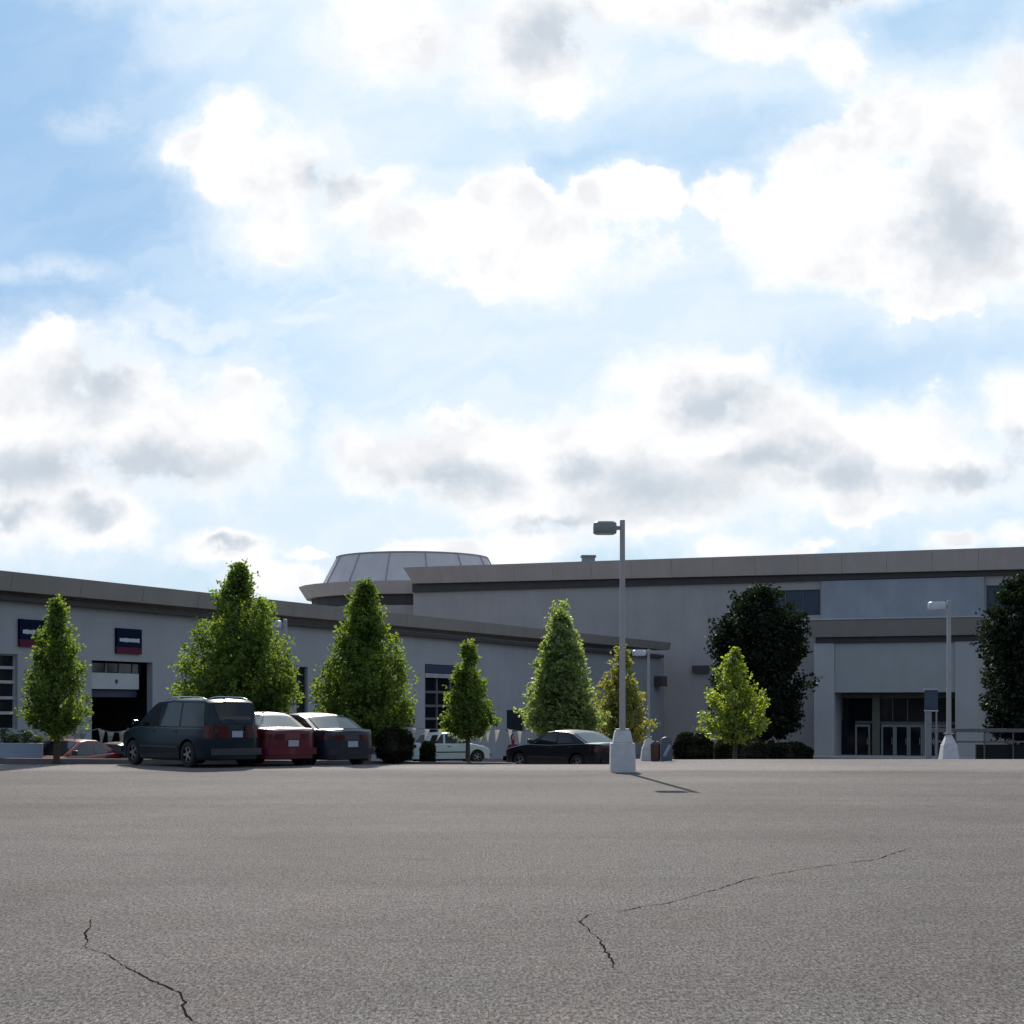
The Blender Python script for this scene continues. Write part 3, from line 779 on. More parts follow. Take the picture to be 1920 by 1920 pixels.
# pavement along the store front
mb = MB()
pa = [RB.pt(RB.s_of(1300), 0, 0.0), RB.pt(RB.s_of(2400), 0, 0.0), RB.pt(RB.s_of(2400), 0, 8.5), RB.pt(RB.s_of(1300), 0, 8.5)]
zz_ = -2.02
mb.hexa([Vector((p.x, p.y, zz_-0.3)) for p in pa] + [Vector((p.x, p.y, zz_+0.12)) for p in pa])
pv = mb.build('pavement', M['walk']); pv['kind'] = 'structure'

# ------------------------------------------------------------------ lamp posts
def lamp_post(pxx, Y, h, label, near=False, head_len=0.62, zbase=None, base_h=0.99, base_w=0.60):
    p = at(pxx, Y)
    if zbase is not None: p.z = zbase
    t = thing('lamp_post', label, 'lamp post', p, 0, 'parking lot lamp posts')
    mb = MB()
    if near:
        mb.frust(0, 0, -0.05, 0.70*base_h, base_w, base_w, base_w*0.96, base_w*0.96)
        mb.frust(0, 0, 0.701*base_h, base_h, base_w*0.80, base_w*0.80, base_w*0.60, base_w*0.60)
    else:
        mb.frust(0, 0, -0.05, 0.62*base_h, base_w*1.1, base_w*1.1, base_w*0.82, base_w*0.82)
        mb.frust(0, 0, 0.621*base_h, base_h, base_w*0.76, base_w*0.76, base_w*0.30, base_w*0.30)
    bevel(mb.build('base', M['concrete'], t), 0.02)
    pm = M['pole'] if near else M['polelight']
    r = 0.068 if near else 0.075
    mb = MB(); mb.frust(0, 0, base_h-0.01, h, r*2.1, r*2.1, r*1.75, r*1.75); bevel(mb.build('pole', pm, t), 0.015)
    mb = MB(); mb.box(-0.16, 0.16, -0.16, 0.16, base_h+0.001, base_h+0.04); mb.build('base_plate', pm, t)
    mb = MB(); mb.box(-0.14, -0.05, -0.04, 0.04, h-0.24, h-0.15); mb.build('arm', pm, t)
    L = head_len
    # rounded shoebox housing
    hm = M['head'] if near else M['headlight']
    mb = MB(); vs = []; n = 28
    def ringf(sx, sy, z):
        q = []
        for k in range(n):
            a = 2*math.pi*k/n; ca, sa = math.cos(a), math.sin(a); e = 0.45
            q.append((-0.14-L/2 + sx*math.copysign(abs(ca)**e, ca), sy*math.copysign(abs(sa)**e, sa), z))
        return q
    zc = h-0.20; rings = [ringf(L/2*.80, .15, zc+.155), ringf(L/2*.97, .20, zc+.12), ringf(L/2, .215, zc+.05), ringf(L/2, .215, zc-.10), ringf(L/2*.97, .205, zc-.125)]
    fs = []
    for i in range(len(rings)-1):
        for k in range(n): fs.append((i*n+k, i*n+(k+1)%n, (i+1)*n+(k+1)%n, (i+1)*n+k))
    fs.append(tuple(range(n))[::-1]); fs.append(tuple((len(rings)-1)*n+k for k in range(n)))
    mb.add([q for r_ in rings for q in r_], fs)
    hd = mb.build('lamp_head', hm, t, smooth=True, angle=30)
    mb = MB(); q = ringf(L/2*.88, .18, zc-.128); q2 = ringf(L/2*.80, .15, zc-.15)
    mb.add(q+q2, [(k, (k+1)%n, n+(k+1)%n, n+k) for k in range(n)] + [tuple(n+k for k in range(n))])
    mb.build('lens', M['lens'], hd)
    return t
lamp_post(1167, 39.9, 6.04, 'tallest grey lamp post on stepped concrete block at the edge of the open lot', near=True, head_len=0.56, zbase=0.0)
lamp_post(1779, 62, 5.96, 'pale lamp post on tapered concrete base in front of the store entrance', zbase=-0.47)
lamp_post(1216, 86, 5.9, 'short distant pale lamp post between the yellowing tree and the blue mailbox', head_len=0.7, zbase=-1.42, base_h=1.35, base_w=0.8)
lamp_post(535, 62, 6.1, 'pale lamp post mostly hidden behind the tallest tree', zbase=-1.3)

# ------------------------------------------------------------------ trees
def foliage(name, material, parent, centers, dirs, sizes, rs):
    n = len(centers)
    a = rs.normal(size=(n, 3)); a[:, 2] *= 0.7
    a /= np.linalg.norm(a, axis=1)[:, None]
    b = np.cross(a, rs.normal(size=(n, 3))); b /= np.linalg.norm(b, axis=1)[:, None]
    L = sizes[:, None]; Wd = sizes[:, None]*0.62
    v = np.empty((n, 4, 3))
    v[:, 0] = centers - a*L*0.5; v[:, 1] = centers + b*Wd*0.5; v[:, 2] = centers + a*L*0.5; v[:, 3] = centers - b*Wd*0.5
    me = bpy.data.meshes.new(name)
    me.vertices.add(n*4); me.vertices.foreach_set('co', v.reshape(-1))
    me.loops.add(n*4); me.loops.foreach_set('vertex_index', np.arange(n*4))
    me.polygons.add(n); me.polygons.foreach_set('loop_start', np.arange(0, n*4, 4))
    try: me.polygons.foreach_set('loop_total', np.full(n, 4))
    except Exception: pass
    me.materials.append(material); me.update(); me.validate()
    o = bpy.data.objects.new(name, me); return link(o, parent)
def env_pear(t):   # full ovoid cone
    lo = min(1.0, (max(t, 0.0)/0.16)**0.5)
    q = max(0.0, (t-0.14)/0.86)
    return 1.06*lo*(0.25*max(0.0, 1-q) + 0.75*max(0.0, 1-q**2.1))
def env_round(t):
    return math.sqrt(max(0.0, 1-(2*t-1)**2*0.97)) if t < 0.5 else math.sqrt(max(0.0, 1-(2*t-1)**2))
def env_broad(t):
    return max(0.0, 1-abs((t-0.45)/0.57)**3.6)**0.55
def env_dome(t): return math.sqrt(max(0.0, 1-t*t))
def make_tree(name, label, cat, base, H_, R_, cb, env, nshoot, perleaf, leafmat, size, seed, group=None, spread=0.16, upright=1.3, trunk_r=0.09, inner=0.35, lobes=0.14):
    rs = np.random.RandomState(seed)
    t = thing(name, label, cat, base, 0, group)
    hc = H_ - cb
    ph = rs.uniform(0, 6.28, 5)
    def lob(az, tt): return 1 + lobes*(1.15-tt)*(math.sin(2*az+ph[0]+4*tt) + math.sin(3*az+ph[1]-7*tt)*0.8 + math.sin(5*az+ph[2]+11*tt)*0.5)
    tips = []
    for i in range(nshoot):
        for _ in range(50):
            tt = rs.uniform(0.0, 1.0)
            if rs.uniform() < (env(tt)+0.10): break
        az = rs.uniform(0, 2*math.pi)
        f = rs.uniform(0.82, 1.10) if rs.uniform() > inner else rs.uniform(0.25, 0.8)
        if rs.uniform() < 0.07: f = rs.uniform(1.08, 1.22)
        r = R_*env(tt)*lob(az, tt)*f
        tips.append((az, tt, r))
    for k in range(max(3, nshoot//40)):   # leader shoots at the top
        tips.append((rs.uniform(0, 6.28), rs.uniform(0.86, 0.98), R_*0.10*rs.uniform(0, 1)))
    C = []; S = []
    mbt = MB()
    lean = rs.normal(0, 0.015, 2)
    tp = [Vector((lean[0]*z*2, lean[1]*z*2, z)) for z in (-0.1, 0.02, cb*0.5, cb, cb+hc*0.35, cb+hc*0.7, cb+hc*0.93)]
    mbt.tube(tp, [trunk_r*1.35, trunk_r*1.1, trunk_r, trunk_r*0.9, trunk_r*0.6, trunk_r*0.3, trunk_r*0.1], 9)
    for i, (az, tt, r) in enumerate(tips):
        z1 = cb + tt*hc; zs = max(cb*0.9, z1 - r*upright - 0.25)
        p0 = np.array([lean[0]*zs*2, lean[1]*zs*2, zs]); p2 = np.array([math.cos(az)*r, math.sin(az)*r, z1])
        p1 = np.array([math.cos(az)*r*0.62, math.sin(az)*r*0.62, zs+(z1-zs)*0.42])
        q = rs.beta(1.6, 1.1, perleaf)*0.72+0.30
        q = q[:, None]
        c_ = (1-q)**2*p0 + 2*q*(1-q)*p1 + q**2*p2
        sc_ = spread*(1.15-0.7*q)
        nsub = max(3, perleaf//9)
        sub = rs.randint(0, nsub, perleaf)
        cen = c_[:nsub] + rs.normal(size=(nsub, 3))*sc_[:nsub]*np.array([1, 1, 0.8])
        c_ = cen[sub] + rs.normal(size=c_.shape)*spread*0.42
        C.append(c_); S.append(rs.uniform(0.7, 1.3, perleaf)*size)
        if i % max(1, nshoot//34) == 0:
            mbt.tube([p0, p1, p2*0.93+p1*0.07], [trunk_r*0.34, trunk_r*0.18, trunk_r*0.06], 5)
    mbt.build('trunk', M['bark'], t, smooth=True, angle=70)
    C = np.concatenate(C); S = np.concatenate(S)
    keep = C[:, 2] > cb*0.55
    foliage('crown', leafmat, t, C[keep], None, S[keep], rs)
    return t
GT = 'small ornamental trees along the parking row'
def tree_px(pxx, Y, ytop, wpx, ycrown, mat_, label, seed, ns=260, pl=60, env=env_pear, size=0.10, name='pear_tree', cat='tree', group=GT, z=None, **k):
    b = at(pxx, Y)
    if z is not None: b.z = z
    H_ = zpy(ytop, Y) - b.z; R_ = wpx/2/F*Y; cb = max(0.25, zpy(ycrown, Y) - b.z)
    return make_tree(name, label, cat, b, H_, R_, cb, env, ns, pl, M[mat_], size, seed, group, **k)
iz = lambda p, Y: gz((p-960)/F*Y, Y) + 0.16
tree_px(106, 47.9, 1124, 122, 1375, 'leaf_pear', 'leftmost slim green tree with bare trunk, in front of the half hidden square sign', 1, ns=250, pl=76, z=iz(106, 47.9), size=0.10, spread=0.14)
tree_px(450, 49.2, 1058, 226, 1350, 'leaf_pear', 'tallest and widest green tree, behind the dark minivan', 2, ns=430, pl=92, z=iz(450, 49.2), size=0.108, trunk_r=0.12, lobes=0.06)
tree_px(684, 50.7, 1087, 172, 1388, 'leaf_pear', 'dark green cone shaped tree behind the blue black sedan, touching the rotunda outline', 13, ns=390, pl=92, z=iz(684, 50.7), size=0.108, trunk_r=0.11, lobes=0.08)
tree_px(877, 50.8, 1203, 76, 1376, 'leaf_pear', 'small slender tree with bare trunk in front of the white car', 4, ns=170, pl=70, z=iz(877, 50.8), size=0.11, spread=0.13, trunk_r=0.07)
tree_px(1052, 66, 1136, 120, 1385, 'leaf_pear_pale', 'pale green pointed tree rising behind the black sedan', 5, ns=330, pl=84, size=0.15, spread=0.2)
tree_px(1164, 70, 1210, 86, 1395, 'leaf_autumn', 'yellowing rounder tree directly behind the tallest lamp post', 6, ns=260, pl=52, size=0.13, env=lambda t: env_pear(t)*1.05, spread=0.17)
tree_px(1378, 76, 1216, 98, 1384, 'leaf_yellow', 'small bright yellow green tree in front of the big dark tree', 7, ns=90, pl=85, size=0.17, spread=0.2, lobes=0.22, env=lambda t: min(1.0, env_pear(t)*1.0+0.12)*(1.0 if t < 0.9 else 0.8))
GD = 'large dark trees against the store wall'
tree_px(1428, 106, 1102, 168, 1372, 'leaf_dark', 'broad dark rounded tree against the store wall left of the entrance', 8, ns=520, pl=90, env=env_broad, size=0.24, spread=0.34, name='dark_tree', group=GD, upright=0.7, trunk_r=0.2, lobes=0.05, inner=0.45)
tree_px(1934, 100, 1080, 176, 1385, 'leaf_dark', 'dark tree cut by the right edge of the picture beside the entrance', 9, ns=520, pl=90, env=env_broad, size=0.24, spread=0.34, name='dark_tree', group=GD, upright=0.7, trunk_r=0.2, lobes=0.10, inner=0.45)

# bushes
def bush(pxx, Y, ytop, wpx, label, seed, name='round_bush', cat='bush', group='dark rounded bushes', z=None, leaf='leaf_bush', ns=150, pl=60, size=0.06, spread=0.06, yext=1.0):
    b = at(pxx, Y)
    if z is not None: b.z = z
    H_ = zpy(ytop, Y)-b.z; R_ = wpx/2/F*Y
    rs = np.random.RandomState(seed); t = thing(name, label, cat, b, 0, group)
    n = ns*pl
    u = rs.normal(size=(n, 3)); u /= np.linalg.norm(u, axis=1)[:, None]
    rr = rs.uniform(0.75, 1.0, n)**0.6
    lob = 1+0.05*np.sin(u[:, 0]*7+seed)+0.05*np.sin(u[:, 2]*9+u[:, 1]*5)
    c_ = u*(rr*lob)[:, None]
    e = 0.75
    c_ = np.sign(c_)*np.abs(c_)**e
    c_ *= np.array([R_*0.96, R_*yext, H_*0.5]); c_[:, 2] += H_*0.5
    c_ += rs.normal(size=c_.shape)*spread*0.4
    c_ = c_[c_[:, 2] > 0.01]
    foliage('leaves', M[leaf], t, c_, None, rs.uniform(.7, 1.3, len(c_))*size, rs)
    mb = MB()
    for k in range(5):
        a = k*1.256; mb.tube([(0, 0, -0.08), (math.cos(a)*R_*0.3, math.sin(a)*R_*0.3, H_*0.45), (math.cos(a)*R_*0.6, math.sin(a)*R_*0.6, H_*0.8)], [0.03, 0.02, 0.006], 5)
    mb.build('stem', M['bark'], t)
    # dense heart of twigs
    core_ = MB(); prof = [(0.02, H_*0.04)]
    for k in range(1, 9): 
        a = math.pi*k/9; prof.append((R_*0.80*math.sin(a)**e, H_*0.5-H_*0.42*math.copysign(abs(math.cos(a))**e, math.cos(a))))
    prof.append((0.02, H_*0.93)); core_.lathe(prof, 14); core_.build('twigs', M['bark'], t, smooth=True)
    return t
bush(740, 49.7, 1366, 72, 'large clipped dome bush in the island between the blue black sedan and the white car', 21, z=iz(740, 49.7))
bush(802, 50.3, 1391, 27, 'small egg shaped bush in front of the white car', 22, z=iz(802, 50.3), ns=80)
bush(1300, 92, 1374, 80, 'low wide dark bush right of the blue mailbox', 23, ns=160, size=0.12, z=-1.9)
bush(1390, 94, 1384, 110, 'low dark bush under the bright yellow green tree', 24, ns=180, size=0.12, z=-1.95)
bush(1475, 97, 1392, 100, 'low dark bush beside the left pier of the entrance', 25, ns=180, size=0.12, z=-2.0)

# ------------------------------------------------------------------ cars
def lerp_tab(tab, x):
    if x <= tab[0][0]: return tab[0][1]
    for (a, b), (c_, d_) in zip(tab, tab[1:]):
        if x <= c_: 
            t = (x-a)/(c_-a); return b+(d_-b)*t
    return tab[-1][1]
SPEC = {
 'minivan': dict(L=4.75, W=1.86, H=1.74, wb=2.87, R=0.335, belt=[(-2.38,.86),(-2.33,1.02),(1.25,1.03),(1.45,1.02),(2.1,.86),(2.30,.74),(2.375,.55)],
    roof=[(-2.34,1.0),(-2.28,1.25),(-2.10,1.66),(-1.95,1.72),(-.5,1.75),(.25,1.70),(.45,1.63),(1.45,1.0)], wsx=(.42,1.38), rgx=(-2.31,-2.12), side=[(-2.05,-1.05,-1.98,-1.05),(-.97,.02,-.97,.02),(.12,1.02,.12,.42)], tumble=.15, rails=True),
 'sedan': dict(L=4.75, W=1.80, H=1.42, wb=2.75, R=0.32, belt=[(-2.38,.72),(-2.33,.94),(-2.2,1.0),(-1.6,1.01),(0,.94),(1.0,.96),(1.25,.93),(2.0,.80),(2.30,.66),(2.375,.50)],
    roof=[(-1.75,.98),(-1.05,1.33),(-.75,1.40),(-.2,1.42),(.15,1.38),(1.12,.93)], wsx=(.20,1.05), rgx=(-1.68,-.98), side=[(-1.25,-.45,-.92,-.45),(-.37,.80,-.37,.22)], tumble=.17, rails=False),
 'hatch': dict(L=3.9, W=1.66, H=1.40, wb=2.4, R=0.29, belt=[(-1.95,.70),(-1.90,.90),(-1.6,.92),(0,.88),(.8,.90),(1.0,.88),(1.6,.76),(1.88,.62),(1.95,.48)],
    roof=[(-1.40,.88),(-1.05,1.30),(-.9,1.37),(-.2,1.40),(.05,1.36),(.88,.87)], wsx=(.10,.82), rgx=(-1.36,-1.08), side=[(-1.10,-.42,-.92,-.42),(-.32,.62,-.32,.12)], tumble=.14, rails=False),
}
def car(name, kind, label, pxx, Y, head_deg, paint, z=None, plate=True, pitch=0.0):
    """head_deg: heading measured from +X, counter-clockwise"""
    sp = SPEC[kind]; L, Wd, R, wb = sp['L'], sp['W'], sp['R'], sp['wb']
    p = at(pxx, Y)
    if z is not None: p.z = z
    t = thing(name, label, 'car' if kind != 'minivan' else 'minivan', p, math.radians(head_deg), 'parked cars')
    if pitch: t.rotation_euler = (0, pitch, math.radians(head_deg))
    paintm = M[paint]
    def plan(x):
        a = min(1.0, abs(2*x/L)); return (0.91+0.09*(1-a**3.0)) * (1-a**16)**0.35 if a < 1 else 0.3
    def hwb(x, z):
        zz = (z-0.2)/0.8; return Wd/2*plan(x)*(0.94+0.06*math.sin(min(1, max(0, zz*0.9+0.1))*math.pi*0.8+0.25))
    def belt(x): return lerp_tab(sp['belt'], x)
    axles = (-wb/2, wb/2)
    def low(x):
        zl_ = 0.22
        for ax in axles:
            dd = abs(x-ax); ra = R+0.065
            if dd < ra: zl_ = max(zl_, R+math.sqrt(ra*ra-dd*dd))
        return zl_
    xs = sorted(set([round(v, 3) for v in list(np.linspace(-L/2, L/2, 75))] + [round(ax+s*(R+0.065)*f, 3) for ax in axles for s in (-1, 1) for f in (.999, 1.001, .96, .85)] + [b[0] for b in sp['belt']]))
    xs = [x for x in xs if -L/2 <= x <= L/2]
    rings = []
    for x in xs:
        zt = belt(x); zb_ = min(low(x), zt-0.06); half = []
        half.append((0.0, zb_)); half.append((hwb(x, zb_)*0.9, zb_))
        for j in range(8):
            zz = zb_+(zt-0.03-zb_)*j/7; half.append((hwb(x, zz), zz))
        half.append((hwb(x, zt)*0.965, zt)); half.append((hwb(x, zt)*0.6, zt+0.022)); half.append((0.0, zt+0.035))
        ring_ = [(x, y_, z_) for (y_, z_) in half] + [(x, -y_, z_) for (y_, z_) in half[-2:0:-1]]
        rings.append(ring_)
    n = len(rings[0]); mb = MB(); vs = [q for r_ in rings for q in r_]; fs = []
    for i in range(len(rings)-1):
        for k in range(n): fs.append((i*n+k, i*n+(k+1)%n, (i+1)*n+(k+1)%n, (i+1)*n+k))
    fs.append(tuple(range(n))[::-1]); fs.append(tuple((len(rings)-1)*n+k for k in range(n)))
    mb.add(vs, fs)
    # greenhouse
    Htop = max(v for _, v in sp['roof'])
    def rtop(x): return lerp_tab(sp['roof'], x)
    x0, x1 = sp['roof'][0][0], sp['roof'][-1][0]
    def hwg(x, z):
        b_ = belt(x); q = max(0, (z-b_)/(Htop-b_+0.02)); endt = 1-0.05*abs((x-(x0+x1)/2)/((x1-x0)/2))**2
        return hwb(x, b_)*0.965*(1-sp['tumble']*q**1.15)*endt
    gx = sorted(set([round(v, 3) for v in np.linspace(x0, x1, 46)] + [b[0] for b in sp['roof']]))
    rings = []
    for x in gx:
        b_ = belt(x)-0.02; zt = max(rtop(x), b_+0.01); half = [(0, b_)]
        for j in range(6):
            zz = b_+(zt-b_)*(j/5)*0.97; half.append((hwg(x, zz), zz))
        k_ = min(1, (zt-b_)/(Htop-b_))
        half.append((hwg(x, zt)*0.93, zt)); half.append((hwg(x, zt)*0.5, zt+0.025*k_)); half.append((0, zt+0.035*k_))
        rings.append([(x, y_, z_) for (y_, z_) in half] + [(x, -y_, z_) for (y_, z_) in half[-2:0:-1]])
    n = len(rings[0]); vs = [q for r_ in rings for q in r_]; fs = []
    for i in range(len(rings)-1):
        for k in range(n): fs.append((i*n+k, i*n+(k+1)%n, (i+1)*n+(k+1)%n, (i+1)*n+k))
    fs.append(tuple(range(n))[::-1]); fs.append(tuple((len(rings)-1)*n+k for k in range(n)))
    mb.add(vs, fs)
    mb.build('body', paintm, t, smooth=True, angle=32)
    # side windows
    for sgn in (1, -1):
        for (a0, a1, t0, t1) in sp['side']:
            m2 = MB(); N = 6; vs = []
            for j in range(N+1):
                q = j/N
                for i in range(N+1):
                    xa = a0+(t0-a0)*q; xb = a1+(t1-a1)*q; x = xa+(xb-xa)*i/N
                    zb_ = belt(x)+0.035; ztx = min(rtop(x), Htop)-0.075
                    zz = zb_+(max(ztx, zb_+0.02)-zb_)*q
                    vs.append((x, sgn*(hwg(x, zz)+0.007), zz))
            fs = [(j*(N+1)+i, j*(N+1)+i+1, (j+1)*(N+1)+i+1, (j+1)*(N+1)+i) for j in range(N) for i in range(N)]
            if sgn < 0: fs = [f[::-1] for f in fs]
            m2.add(vs, fs); m2.build('window', M['cglass'], t, smooth=True)
    def glass(xa, xb, name_, wf, matn):
        N = 10; vs = []
        for i in range(N+1):
            x = xa+(xb-xa)*i/N; zt = rtop(x); dzdx = (rtop(x+.02)-rtop(x-.02))/.04
            nn = Vector((-dzdx, 0, 1)).normalized()*0.014
            for j in range(N+1):
                f = -1+2*j/N; yv = f*wf*hwg(x, zt)*0.93
                cr = (1-f*f)*0.03
                vs.append((x+nn.x, yv, zt+nn.z+cr*min(1, (zt-belt(x))/(Htop-belt(x))+0.1)))
        fs = [(i*(N+1)+j, (i+1)*(N+1)+j, (i+1)*(N+1)+j+1, i*(N+1)+j+1) for i in range(N) for j in range(N)]
        m2 = MB(); m2.add(vs, fs); m2.build(name_, M[matn], t, smooth=True, angle=60)
    glass(*sp['wsx'], 'windshield', 0.93, 'cglass'); glass(*sp['rgx'], 'rear_window', 0.88, 'cglass_rear' if kind != 'minivan' else 'cglass')
    # underbody
    mb = MB(); mb.box(-L/2+0.18, L/2-0.18, -Wd/2+0.32, Wd/2-0.32, 0.19, 0.62)
    mb.box(-wb/2+R+0.09, wb/2-R-0.09, -Wd/2+0.06, Wd/2-0.06, 0.17, 0.30); mb.build('underbody', M['under'], t)
    # wheels
    for ax in axles:
        for sgn in (1, -1):
            yc = sgn*(Wd/2-0.125)
            tm = MB(); prof = [(R*0.62, -0.10), (R*0.93, -0.10), (R, -0.07), (R, 0.07), (R*0.93, 0.10), (R*0.62, 0.10)]
            vs = []; fs = []; n = 26
            for (r_, w_) in prof:
                for k in range(n):
                    a = 2*math.pi*k/n; vs.append((ax+r_*math.cos(a), yc+w_, R+r_*math.sin(a)))
            for i in range(len(prof)-1):
                for k in range(n): fs.append((i*n+k, i*n+(k+1)%n, (i+1)*n+(k+1)%n, (i+1)*n+k))
            tm.add(vs, fs)
            wh = tm.build('wheel', M['tyre'], t, smooth=True, angle=50)
            rm = MB(); yo = yc+sgn*0.075
            nr = 30; radii = (0.10, 0.24, 0.54, 0.64); vs = []; fs = []
            for q, rr_ in enumerate(radii):
                for k in range(nr):
                    a = 2*math.pi*k/nr; vs.append((ax+R*rr_*math.cos(a), yo+sgn*(0.012 if q < 3 else 0.0), R+R*rr_*math.sin(a)))
            for q in range(3):
                for k in range(nr):
                    if q == 1 and k % 6 in (1, 2, 3, 4): continue
                    fs.append((q*nr+k, q*nr+(k+1)%nr, (q+1)*nr+(k+1)%nr, (q+1)*nr+k))
            fs.append(tuple(range(nr)))
            rm.add(vs, fs); rm.build('rim', M['rim'], wh)
            bm_ = MB(); vs = [(ax+R*0.63*math.cos(2*math.pi*k/nr), yo-sgn*0.03, R+R*0.63*math.sin(2*math.pi*k/nr)) for k in range(nr)]
            bm_.add(vs, [tuple(range(nr))]); bm_.build('brake_disc', M['under'], wh)
    # lamps, plate, bumper trim, handles, mirrors
    xr = -L/2
    zt_l = 0.80 if kind != 'minivan' else 0.92
    for sgn in (1, -1):
        m2 = MB(); vs = []; N = 8
        hz = 0.07 if kind != 'minivan' else 0.16
        for i in range(N+1):          # wraps round the rear corner
            q = i/N; x = xr+0.012+0.26*max(0, q-0.45)/0.55 if q > 0.45 else xr+0.012
            for zz in (zt_l-hz, zt_l+hz):
                yv = (hwb(x, zz)+0.008)*(1 if q > 0.45 else (0.72+0.28*q/0.45)); 
                if q <= 0.45: yv = min(yv, hwb(xr+0.03, zz)); 
                vs.append((x-(0.02 if q <= 0.45 else 0.0), sgn*yv, zz))
        fs = [(2*i, 2*i+1, 2*i+3, 2*i+2) for i in range(N)]
        m2.add(vs, fs); m2.build('tail_light', M['tail'], t)
        hx = L/2-0.10
        m2 = MB(); m2.hexa([(hx-.25, sgn*(Wd/2*.62), .56), (hx+.02, sgn*(Wd/2*.55), .56), (hx-.02, sgn*(Wd/2*.80), .56), (hx-.3, sgn*(Wd/2*.895), .56),
                            (hx-.3, sgn*(Wd/2*.62), .70), (hx-.02, sgn*(Wd/2*.55), .67), (hx-.08, sgn*(Wd/2*.80), .67), (hx-.35, sgn*(Wd/2*.89), .71)])
        m2.build('headlight', M['lampclear'], t)
        mx = sp['wsx'][1]-0.28; mz = belt(mx)+0.10
        m2 = MB(); m2.frust(mx, sgn*(hwb(mx, .9)+0.09), mz-0.06, mz+0.075, 0.10, 0.19, 0.08, 0.15)
        bevel(m2.build('side_mirror', M['trim'] if kind != 'minivan' else paintm, t), 0.02)
        for (a0, a1, t0, t1) in sp['side'][-2:]:
            xh = a0+0.16; zh = belt(xh)-0.10; m2 = MB(); yb = hwb(xh, zh)
            m2.box(xh-0.08, xh+0.08, min(sgn*yb, sgn*(yb+0.028)), max(sgn*yb, sgn*(yb+0.028)), zh-0.015, zh+0.015); m2.build('door_handle', M['trim'], t)
        m2 = MB()   # side rubbing strip
        vs = []; K_ = 14
        for i in range(K_+1):
            x = -wb/2+R+0.12 + (wb-2*R-0.24)*i/K_
            vs += [(x, sgn*(hwb(x, .5)+.012), .50), (x, sgn*(hwb(x, .55)+.012), .55)]
        m2.add(vs, [(2*i, 2*i+2, 2*i+3, 2*i+1) for i in range(K_)]); m2.build('side_moulding', M['trim'], t)
    for (xx, sg) in ((xr, -1), (L/2, 1)):   # bumper strips
        m2 = MB(); vs = []; K_ = 16
        for i in range(K_+1):
            f = -1+2*i/K_; ye = f*Wd/2*0.80; xe = xx*(1-0.010*abs(f)**4) + sg*0.014
            vs += [(xe, ye, .33), (xe, ye, .50)]
        m2.add(vs, [(2*i, 2*i+2, 2*i+3, 2*i+1) for i in range(K_)])
        m2.build('bumper', paintm if kind != 'minivan' else M['trim'], t)
    if plate:
        zp = 0.86 if kind == 'minivan' else 0.62
        m2 = MB(); m2.box(xr-0.035, xr-0.012, -0.155, 0.155, zp-0.08, zp+0.08); m2.build('licence_plate', M['plate'], t)
    if sp['rails']:
        for sgn in (1, -1):
            m2 = MB(); pts = []
            for i in range(13):
                x = -1.9+2.0*i/12; lift = 0.05*min(1, i/1.5, (12-i)/1.5)
                pts.append((x, sgn*0.60, rtop(x)+0.02+lift))
            m2.tube(pts, 0.016, 6); m2.build('roof_rail', M['chrome'], t)
    return t
HD = 116
car('parked_minivan', 'minivan', 'dark blue green minivan with roof rails, leftmost of the near parked cars', 355, 44.2, 131, 'van')
car('parked_sedan', 'sedan', 'maroon sedan with a sun glint, parked between the minivan and the blue black sedan', 466, 45.4, 128, 'maroon')
car('parked_sedan', 'sedan', 'blue black sedan with pale rear window, right of the maroon sedan', 575, 46.6, 128, 'bluegrey')
car('parked_sedan', 'sedan', 'black sedan with bright rear window parked just left of the tallest lamp post base', 1060, 57.5, 134, 'black', z=-0.70)
car('parked_hatchback', 'hatch', 'small white green tinted car behind the small egg shaped bush', 838, 76, 20, 'whitecar', plate=False, z=-1.05)
car('parked_sedan', 'sedan', 'red car half hidden behind the trunk of the leftmost tree', 118, 50.4, 250, 'redcar', plate=False, z=-0.88)
car('parked_sedan', 'sedan', 'dark brown car with sunlit roof, just left of the minivan nose', 205, 52.8, 160, 'browncar', plate=False, z=-1.02)

# ------------------------------------------------------------------ planter wall and plants on the far left
Yp = 49.3
pw = thing('planter_wall', 'low pale blue white wall at the left edge holding plants', 'planter wall', at(20, Yp))
zt = zpy(1393, Yp)-pw.location.z
mb = MB(); mb.box(-2.6, 1.0, -0.35, -0.1, -0.2, zt); bevel(mb.build('wall', M['bluewhite'], pw), 0.02)
mb = MB(); mb.box(-2.6, 0.7, -0.09, 0.30, -0.2, zt-0.05); mb.build('soil', M['mulch'], pw)
for i, (pp, hh, sd) in enumerate(((8, 30, 31), (48, 26, 32), (28, 18, 33), (70, 16, 34))):
    lab = ['taller plant at the left picture edge in the low planter wall', 'tall leafy plant in the middle of the low planter wall', 'short plant between the two tall ones in the planter wall', 'short plant at the right end of the planter wall'][i]
    Yq = Yp+0.1; b = at(pp, Yq, zpy(1393, Yq)-0.03)
    rs = np.random.RandomState(sd); t = thing('planter_plant', lab, 'plant', b, 0, 'plants in the low planter wall')
    n = 260; hgt = hh/F*Yq
    c_ = np.stack([rs.normal(0, 0.10, n), rs.normal(0, 0.08, n), rs.uniform(0.05, 1, n)*hgt], 1)
    foliage('leaves', M['leaf_plant'], t, c_, None, rs.uniform(.05, .11, n), rs)
    mb = MB()
    for k in range(5): mb.tube([(0, 0, -0.03), (rs.normal(0, .06), rs.normal(0, .05), hgt*.9)], [.01, .004], 4)
    mb.build('stem', M['bark'], t)

